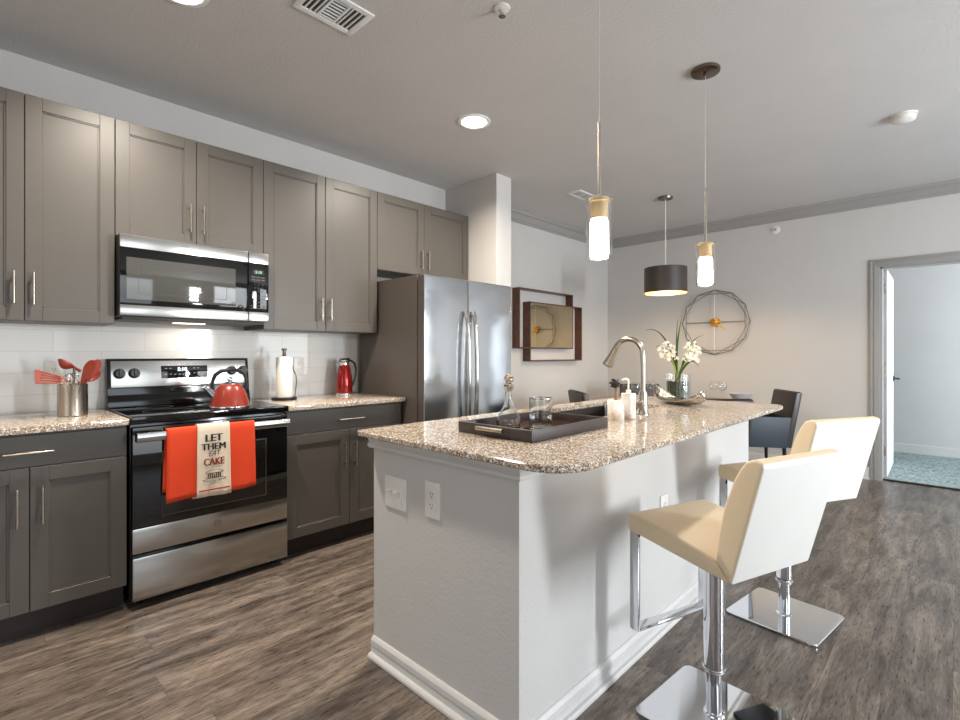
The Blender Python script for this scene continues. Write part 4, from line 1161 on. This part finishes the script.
b = B(); b.lathe([(.0005, .0), (.050, 0), (.052, .004), (.052, .030), (.048, .036), (.0005, .038)], (0, 0, 0), 32, xf=Tk, cap=False); b.build('hub', 'gold', t)
for (dx, dz, L_) in ((.80, -.60, .155), (.97, .10, .09)):
    b = B(); b.tube([(cx, YB-.044, cz), (cx+dx*L_, YB-.044, cz+dz*L_)], .008, 6); b.build('clock_hand', 'brass', t)

# ================================================================== LIGHTS
for i, (lx, ly, lab) in enumerate([(1.157, 2.34, 'round recessed ceiling light in front of the refrigerator cabinets'), (1.11, .640, 'round recessed ceiling light at the top edge near the left cabinets'),
                                   (1.13, -.95, 'round recessed ceiling light behind the left edge of the view')]):
    t = thing('recessed_light', lab, 'ceiling light', (lx, ly, H-.003))
    b = B(); b.lathe([(.108, -.0005), (.106, -.006), (.085, -.008), (.078, .0), (.078, .0005)], (lx, ly, H), 40, cap=False); b.build('trim_ring', 'white', t)
    b = B(); b.lathe([(.0005, -.004), (.060, -.004), (.079, -.002), (.079, -.0005), (.0005, -.0005)], (lx, ly, H), 40, cap=False); b.build('lens', 'canlens', t)
    area('recessed_lamp', (lx, ly, H-.012), (0, 0, 0),   .15, .15, (30, 30, 6)[i], WARM, 155, 'DISK')
def pendant(px, py, lab):
    t = thing('pendant_light', lab, 'pendant light', (px, py, H), 0, 'glass pendants over the island')
    b = B(); b.lathe([(.0005, 0), (.072, 0), (.074, -.004), (.072, -.016), (.060, -.020), (.012, -.021), (.010, -.034), (.0005, -.034)], (px, py, H-.0005), 40, cap=False); b.build('canopy', 'bronze', t)
    b = B(); b.cyl((px, py, 2.105), (px, py, H-.03), .0018, 8); b.build('cable', 'cord', t)
    b = B(); b.cyl((px, py, 1.80), (px, py, 2.108), .0075, 12, r1=.0045); b.build('rod', 'nickel', t)
    b = B(); b.lathe([(.0005, 1.812), (.038, 1.812), (.040, 1.808), (.040, 1.800), (.033, 1.797), (.033, 1.735), (.0005, 1.733)], (px, py, 0), 28, cap=False); b.cyl((px-.055, py, 1.800), (px+.055, py, 1.800), .003, 8); b.build('socket', 'goldfrost', t)
    b = B(); b.lathe([(.0475, 1.586), (.0490, 1.586), (.0490, 1.814), (.0475, 1.814), (.0475, 1.586)], (px, py, 0), 40, cap=False); b.build('glass_shade', 'glass', t)
    b = B(); b.lathe([(.0005, 1.734), (.028, 1.732), (.035, 1.722), (.036, 1.60), (.033, 1.594), (.0005, 1.600)], (px, py, 0), 32, cap=False); b.build('inner_glass', 'frost', t)
    l = bpy.data.lights.new('pendant_lamp', 'POINT'); l.energy = 6; l.color = WARM; l.shadow_soft_size = .03
    o = bpy.data.objects.new('pendant_lamp', l); C.objects.link(o); o.location = (px, py, 1.57)
pendant(2.460, 1.700, 'nearer clear glass cylinder pendant over the island, in front of the other')
pendant(2.472, 2.775, 'farther clear glass cylinder pendant, hanging above the flower vase')
px, py = 1.385, 4.77
t = thing('drum_pendant', 'dark bronze drum shade pendant over the dining table', 'pendant light', (px, py, H))
b = B(); b.lathe([(.0005, 0), (.068, 0), (.070, -.004), (.066, -.018), (.012, -.022), (.0005, -.022)], (px, py, H-.0005), 36, cap=False); b.build('canopy', 'bronze', t)
b = B(); b.cyl((px, py, 2.03), (px, py, H-.02), .0045, 10); b.build('cord', 'plate', t)
b = B(); b.lathe([(.198, 1.808), (.198, 2.052), (.196, 2.052), (.196, 1.808), (.198, 1.808)], (px, py, 0), 56, cap=False); sh = b.build('drum_shade', 'drum', t)
b = B(); b.lathe([(.1955, 1.809), (.1955, 2.046), (.1945, 2.046), (.1945, 1.809), (.1955, 1.809)], (px, py, 0), 56, cap=False); b.build('shade_lining', 'druminner', sh)
b = B(); b.lathe([(.0005, 2.043), (.1945, 2.043), (.1945, 2.046), (.0005, 2.046)], (px, py, 0), 56, cap=False); b.build('top_disc', 'drum', t)
b = B(); b.cyl((px, py, 1.95), (px, py, 2.035), .018, 14); b.build('socket', 'nickel', t)
b = B(); b.sphere((px, py, 1.90), .032, 18, sc_=(1, 1, 1.25)); b.cyl((px, py, 1.93), (px, py, 1.955), .014, 12); b.build('bulb', 'bulb', t)
l = bpy.data.lights.new('drum_lamp', 'POINT'); l.energy = 24; l.color = (1, .80, .52); l.shadow_soft_size = .04
o = bpy.data.objects.new('drum_lamp', l); C.objects.link(o); o.location = (px, py, 1.845)

# ceiling vents
def vent(x0, x1, y0, y1, lab, ang, bars, nsec):
    t = thing('ceiling_vent', lab, 'vent', ((x0+x1)/2, (y0+y1)/2, H))
    b = B(); m_ = .028
    b.box(x0, x1, y0, y0+m_, H-.008, H, .002); b.box(x0, x1, y1-m_, y1, H-.008, H, .002); b.box(x0, x0+m_, y0+m_, y1-m_, H-.008, H, .002); b.box(x1-m_, x1, y0+m_, y1-m_, H-.008, H, .002)
    L_ = (y1-y0-2*m_)
    for s_ in range(1, nsec): yy = y0+m_+L_*s_/nsec; b.box(x0+m_, x1-m_, yy-.005, yy+.005, H-.007, H)
    b.build('frame', 'white', t)
    B().box(x0+m_, x1-m_, y0+m_, y1-m_, H-.0015, H-.0005).build('duct_opening', 'slot', t, smooth=False)
    for s_ in range(nsec):
        a0 = y0+m_+L_*s_/nsec+.006; a1 = y0+m_+L_*(s_+1)/nsec-.006
        b = B()
        if s_ % 2 == 0 or nsec == 2:
            n_ = int((a1-a0)/.021)
            for k in range(n_): yy = a0+(a1-a0)*(k+.5)/n_; b.box(x0+m_, x1-m_, yy-.0032, yy+.0032, H-.0065, H-.002)
        else:
            n_ = int((x1-x0-2*m_)/.021)
            for k in range(n_): xx = x0+m_+(x1-x0-2*m_)*(k+.5)/n_; b.box(xx-.0032, xx+.0032, a0, a1, H-.0065, H-.002)
        b.build('louvre', 'white', t, smooth=False)
vent(1.357, 1.560, 1.003, 1.295, 'white louvred ceiling vent at the top edge near the cabinets', 0, 0, 3)
vent(.765, .915, 3.99, 4.27, 'white louvred ceiling vent behind the nearer pendant', 0, 0, 2)
# smoke detector, sprinklers
t = thing('smoke_detector', 'round white smoke detector on the ceiling at the right', 'smoke detector', (3.199, 4.178, H))
b = B(); b.lathe([(.0005, 0), (.068, 0), (.069, -.010), (.0005, -.010)], (3.199, 4.178, H-.0003), 40, cap=False); b.build('mounting_base', 'plate', t)
b = B(); b.lathe([(.0005, -.014), (.061, -.014), (.060, -.034), (.048, -.043), (.0005, -.045)], (3.199, 4.178, H-.0003), 40, cap=False); b.lathe([(.0005, -.0095), (.056, -.0095), (.056, -.0145), (.0005, -.0145)], (3.199, 4.178, H-.0003), 40, cap=False); b.build('cover', 'plate', t)
t = thing('fire_sprinkler', 'small chrome fire sprinkler on the ceiling at the top of the view', 'sprinkler', (2.002, 1.657, H))
b = B(); b.lathe([(.0005, 0), (.036, 0), (.034, -.005), (.020, -.008), (.0005, -.008)], (2.002, 1.657, H-.0003), 28, cap=False); b.build('escutcheon', 'plate', t)
b = B(); b.cyl((2.002, 1.657, H-.007), (2.002, 1.657, H-.026), .009, 12); b.lathe([(.0005, -.036), (.015, -.036), (.015, -.038), (.0005, -.038)], (2.002, 1.657, H), 16, cap=False)
for s_ in (-1, 1): b.tube([(2.002+s_*.008, 1.657, H-.02), (2.002+s_*.011, 1.657, H-.03), (2.002+s_*.003, 1.657, H-.0365)], .002, 6)
b.build('head', 'chrome', t)
t = thing('fire_sprinkler', 'small round white sidewall sprinkler high on the back wall', 'sprinkler', (2.023, YB, 2.553))
Tw = lambda v: Vector((2.023+v.x, YB-.0003-v.z, 2.553+v.y))
b = B(); b.lathe([(.0005, 0), (.042, 0), (.040, .006), (.026, .009), (.0005, .009)], (0, 0, 0), 28, xf=Tw, cap=False); b.build('escutcheon', 'plate', t)
b = B(); b.lathe([(.0005, .008), (.011, .008), (.010, .028), (.0005, .030)], (0, 0, 0), 16, xf=Tw, cap=False); b.box(-.012, .012, .008, .0105, .012, .036, xf=Tw); b.build('head', 'chrome', t)

# ================================================================== DINING AREA
tcx, tcy, tr = 1.42, 4.77, .82
t = thing('dining_table', 'round wooden dining table beyond the island', 'table', (tcx, tcy, 0))
b = B(); b.lathe([(.0005, .722), (tr-.02, .722), (tr, .732), (tr, .744), (tr-.004, .750), (.0005, .750)], (tcx, tcy, 0), 72, cap=False); b.build('tabletop', 'tablewood', t)
b = B(); b.lathe([(.30, 0), (.30, .02), (.12, .05), (.07, .12), (.06, .40), (.08, .62), (.20, .70), (.22, .7225)], (tcx, tcy, 0), 40); b.build('pedestal', 'tablewood', t)
def make_chair():
    t = thing('dining_chair', '', 'chair', (0, 0, 0), 0, 'dining chairs around the table')
    # faces -X ; back at +X
    b = B(); b.box(-.27, .20, -.185, .185, .36, .475, .02, 3); b.build('seat', 'navy', t)
    for s_ in (-1, 1):
        b = B(); y0, y1 = (s_*.225, s_*.187) if s_ < 0 else (s_*.187, s_*.225)
        b.prism([(-.275, .355), (.215, .345), (.255, .630), (-.275, .640)], 'y', y0, y1, .010); b.build('arm', 'navy', t)
    b = B(); b.prism([(.195, .36), (.250, .345), (.345, .855), (.322, .868), (.295, .866), (.285, .855)], 'y', -.225, .225, .012, seg=3); b.build('backrest', 'blackleather', t)
    for (x, y) in ((-.235, -.19), (-.235, .19), (.20, -.19), (.20, .19)):
        b = B(); b.tube([(x, y, .36), (x*1.08, y*1.05, 0)], .018, 8, r1=.012); b.build('leg', 'blackplastic', t)
    return t
ch = make_chair()
def place(o, x, y, fx, fy, lab):
    o.location = (x, y, 0); o.rotation_euler = (0, 0, math.atan2(-fy, -fx)); o['label'] = lab; return o
# backs sit about .32 behind the chair origin
place(ch, 2.005, 5.33, -.80, -.60, 'dark upholstered dining armchair right of the table, nearest the doorway')
place(copy_tree(ch), 1.06, 4.27, .64, .77, 'dark dining chair left of the table, only its back top seen above the sink') 
place(copy_tree(ch), .97, 5.27, .68, -.73, 'dark dining chair at the far side of the table, seen behind the faucet')
place(copy_tree(ch), 1.905, 4.345, -.70, .70, 'dark dining chair with its back to the island, top edge just above the granite')

def wine(x, y, lab):
    t = thing('wine_glass', lab, 'wine glass', (x, y, .75), 0, 'wine glasses on the dining table')
    b = B(); b.lathe([(.0006, .0), (.034, .0), (.034, .0015), (.008, .004), (.0036, .012), (.0036, .078), (.010, .088), (.030, .100), (.043, .122), (.044, .142), (.038, .170), (.034, .186), (.0330, .186), (.0365, .170), (.0425, .142), (.0415, .122), (.029, .102), (.0006, .094)], (x, y, .7503), 28, cap=False); b.build('glass', 'thin', t, angle=60)
    return t
wine(1.72, 5.35, 'clear wine glass on the dining table, right one of the pair beside the grey bowl')
wine(1.62, 5.40, 'clear wine glass on the dining table, left one of the pair beside the grey bowl')
wine(1.13, 4.66, 'clear wine glass on the dining table seen between dispenser and faucet')
wine(1.12, 5.02, 'clear wine glass on the dining table seen just right of the faucet post')
bx, by = 1.955, 5.13
t = thing('serving_bowl', 'flared grey ceramic bowl on the dining table beside the wine glasses', 'bowl', (bx, by, .7503))
b = B(); b.lathe([(.0006, 0), (.045, 0), (.047, .004), (.098, .084), (.100, .088), (.096, .088), (.044, .010), (.0006, .008)], (bx, by, .7545), 40, cap=False); b.build('bowl', 'ceramicgrey', t)
bx, by = .93, 4.87
b = B(); b.lathe([(.0006, 0), (.05, 0), (.052, .004), (.085, .030), (.083, .032), (.048, .010), (.0006, .008)], (bx, by, .7505), 32, cap=False); tag(b.build('small_bowl', 'bowlbrown', org=(bx, by, .75)), 'low dark brown bowl at the left of the dining table', 'bowl')
b = B(); b.box(-.17, .17, -.12, .12, 0, .0035, .001, xf=lambda v: Vector((1.90, 5.12, .7502))+Matrix.Rotation(math.radians(40), 3, 'Z') @ v); tag(b.build('placemat', 'blackplastic', org=(1.90, 5.12, .75)), 'black placemat under the grey bowl on the dining table', 'placemat')
b = B(); b.prism([(-.11, 0), (.11, 0), (.10, .010), (.0, .022), (-.10, .010)], 'y', -.04, .04, .002, xf=lambda v: Vector((2.085, 5.005, .7502))+Matrix.Rotation(math.radians(-20), 3, 'Z') @ v); tag(b.build('napkin', 'redcloth', org=(2.085, 5.005, .75)), 'folded dark red napkin at the right edge of the dining table', 'napkin')
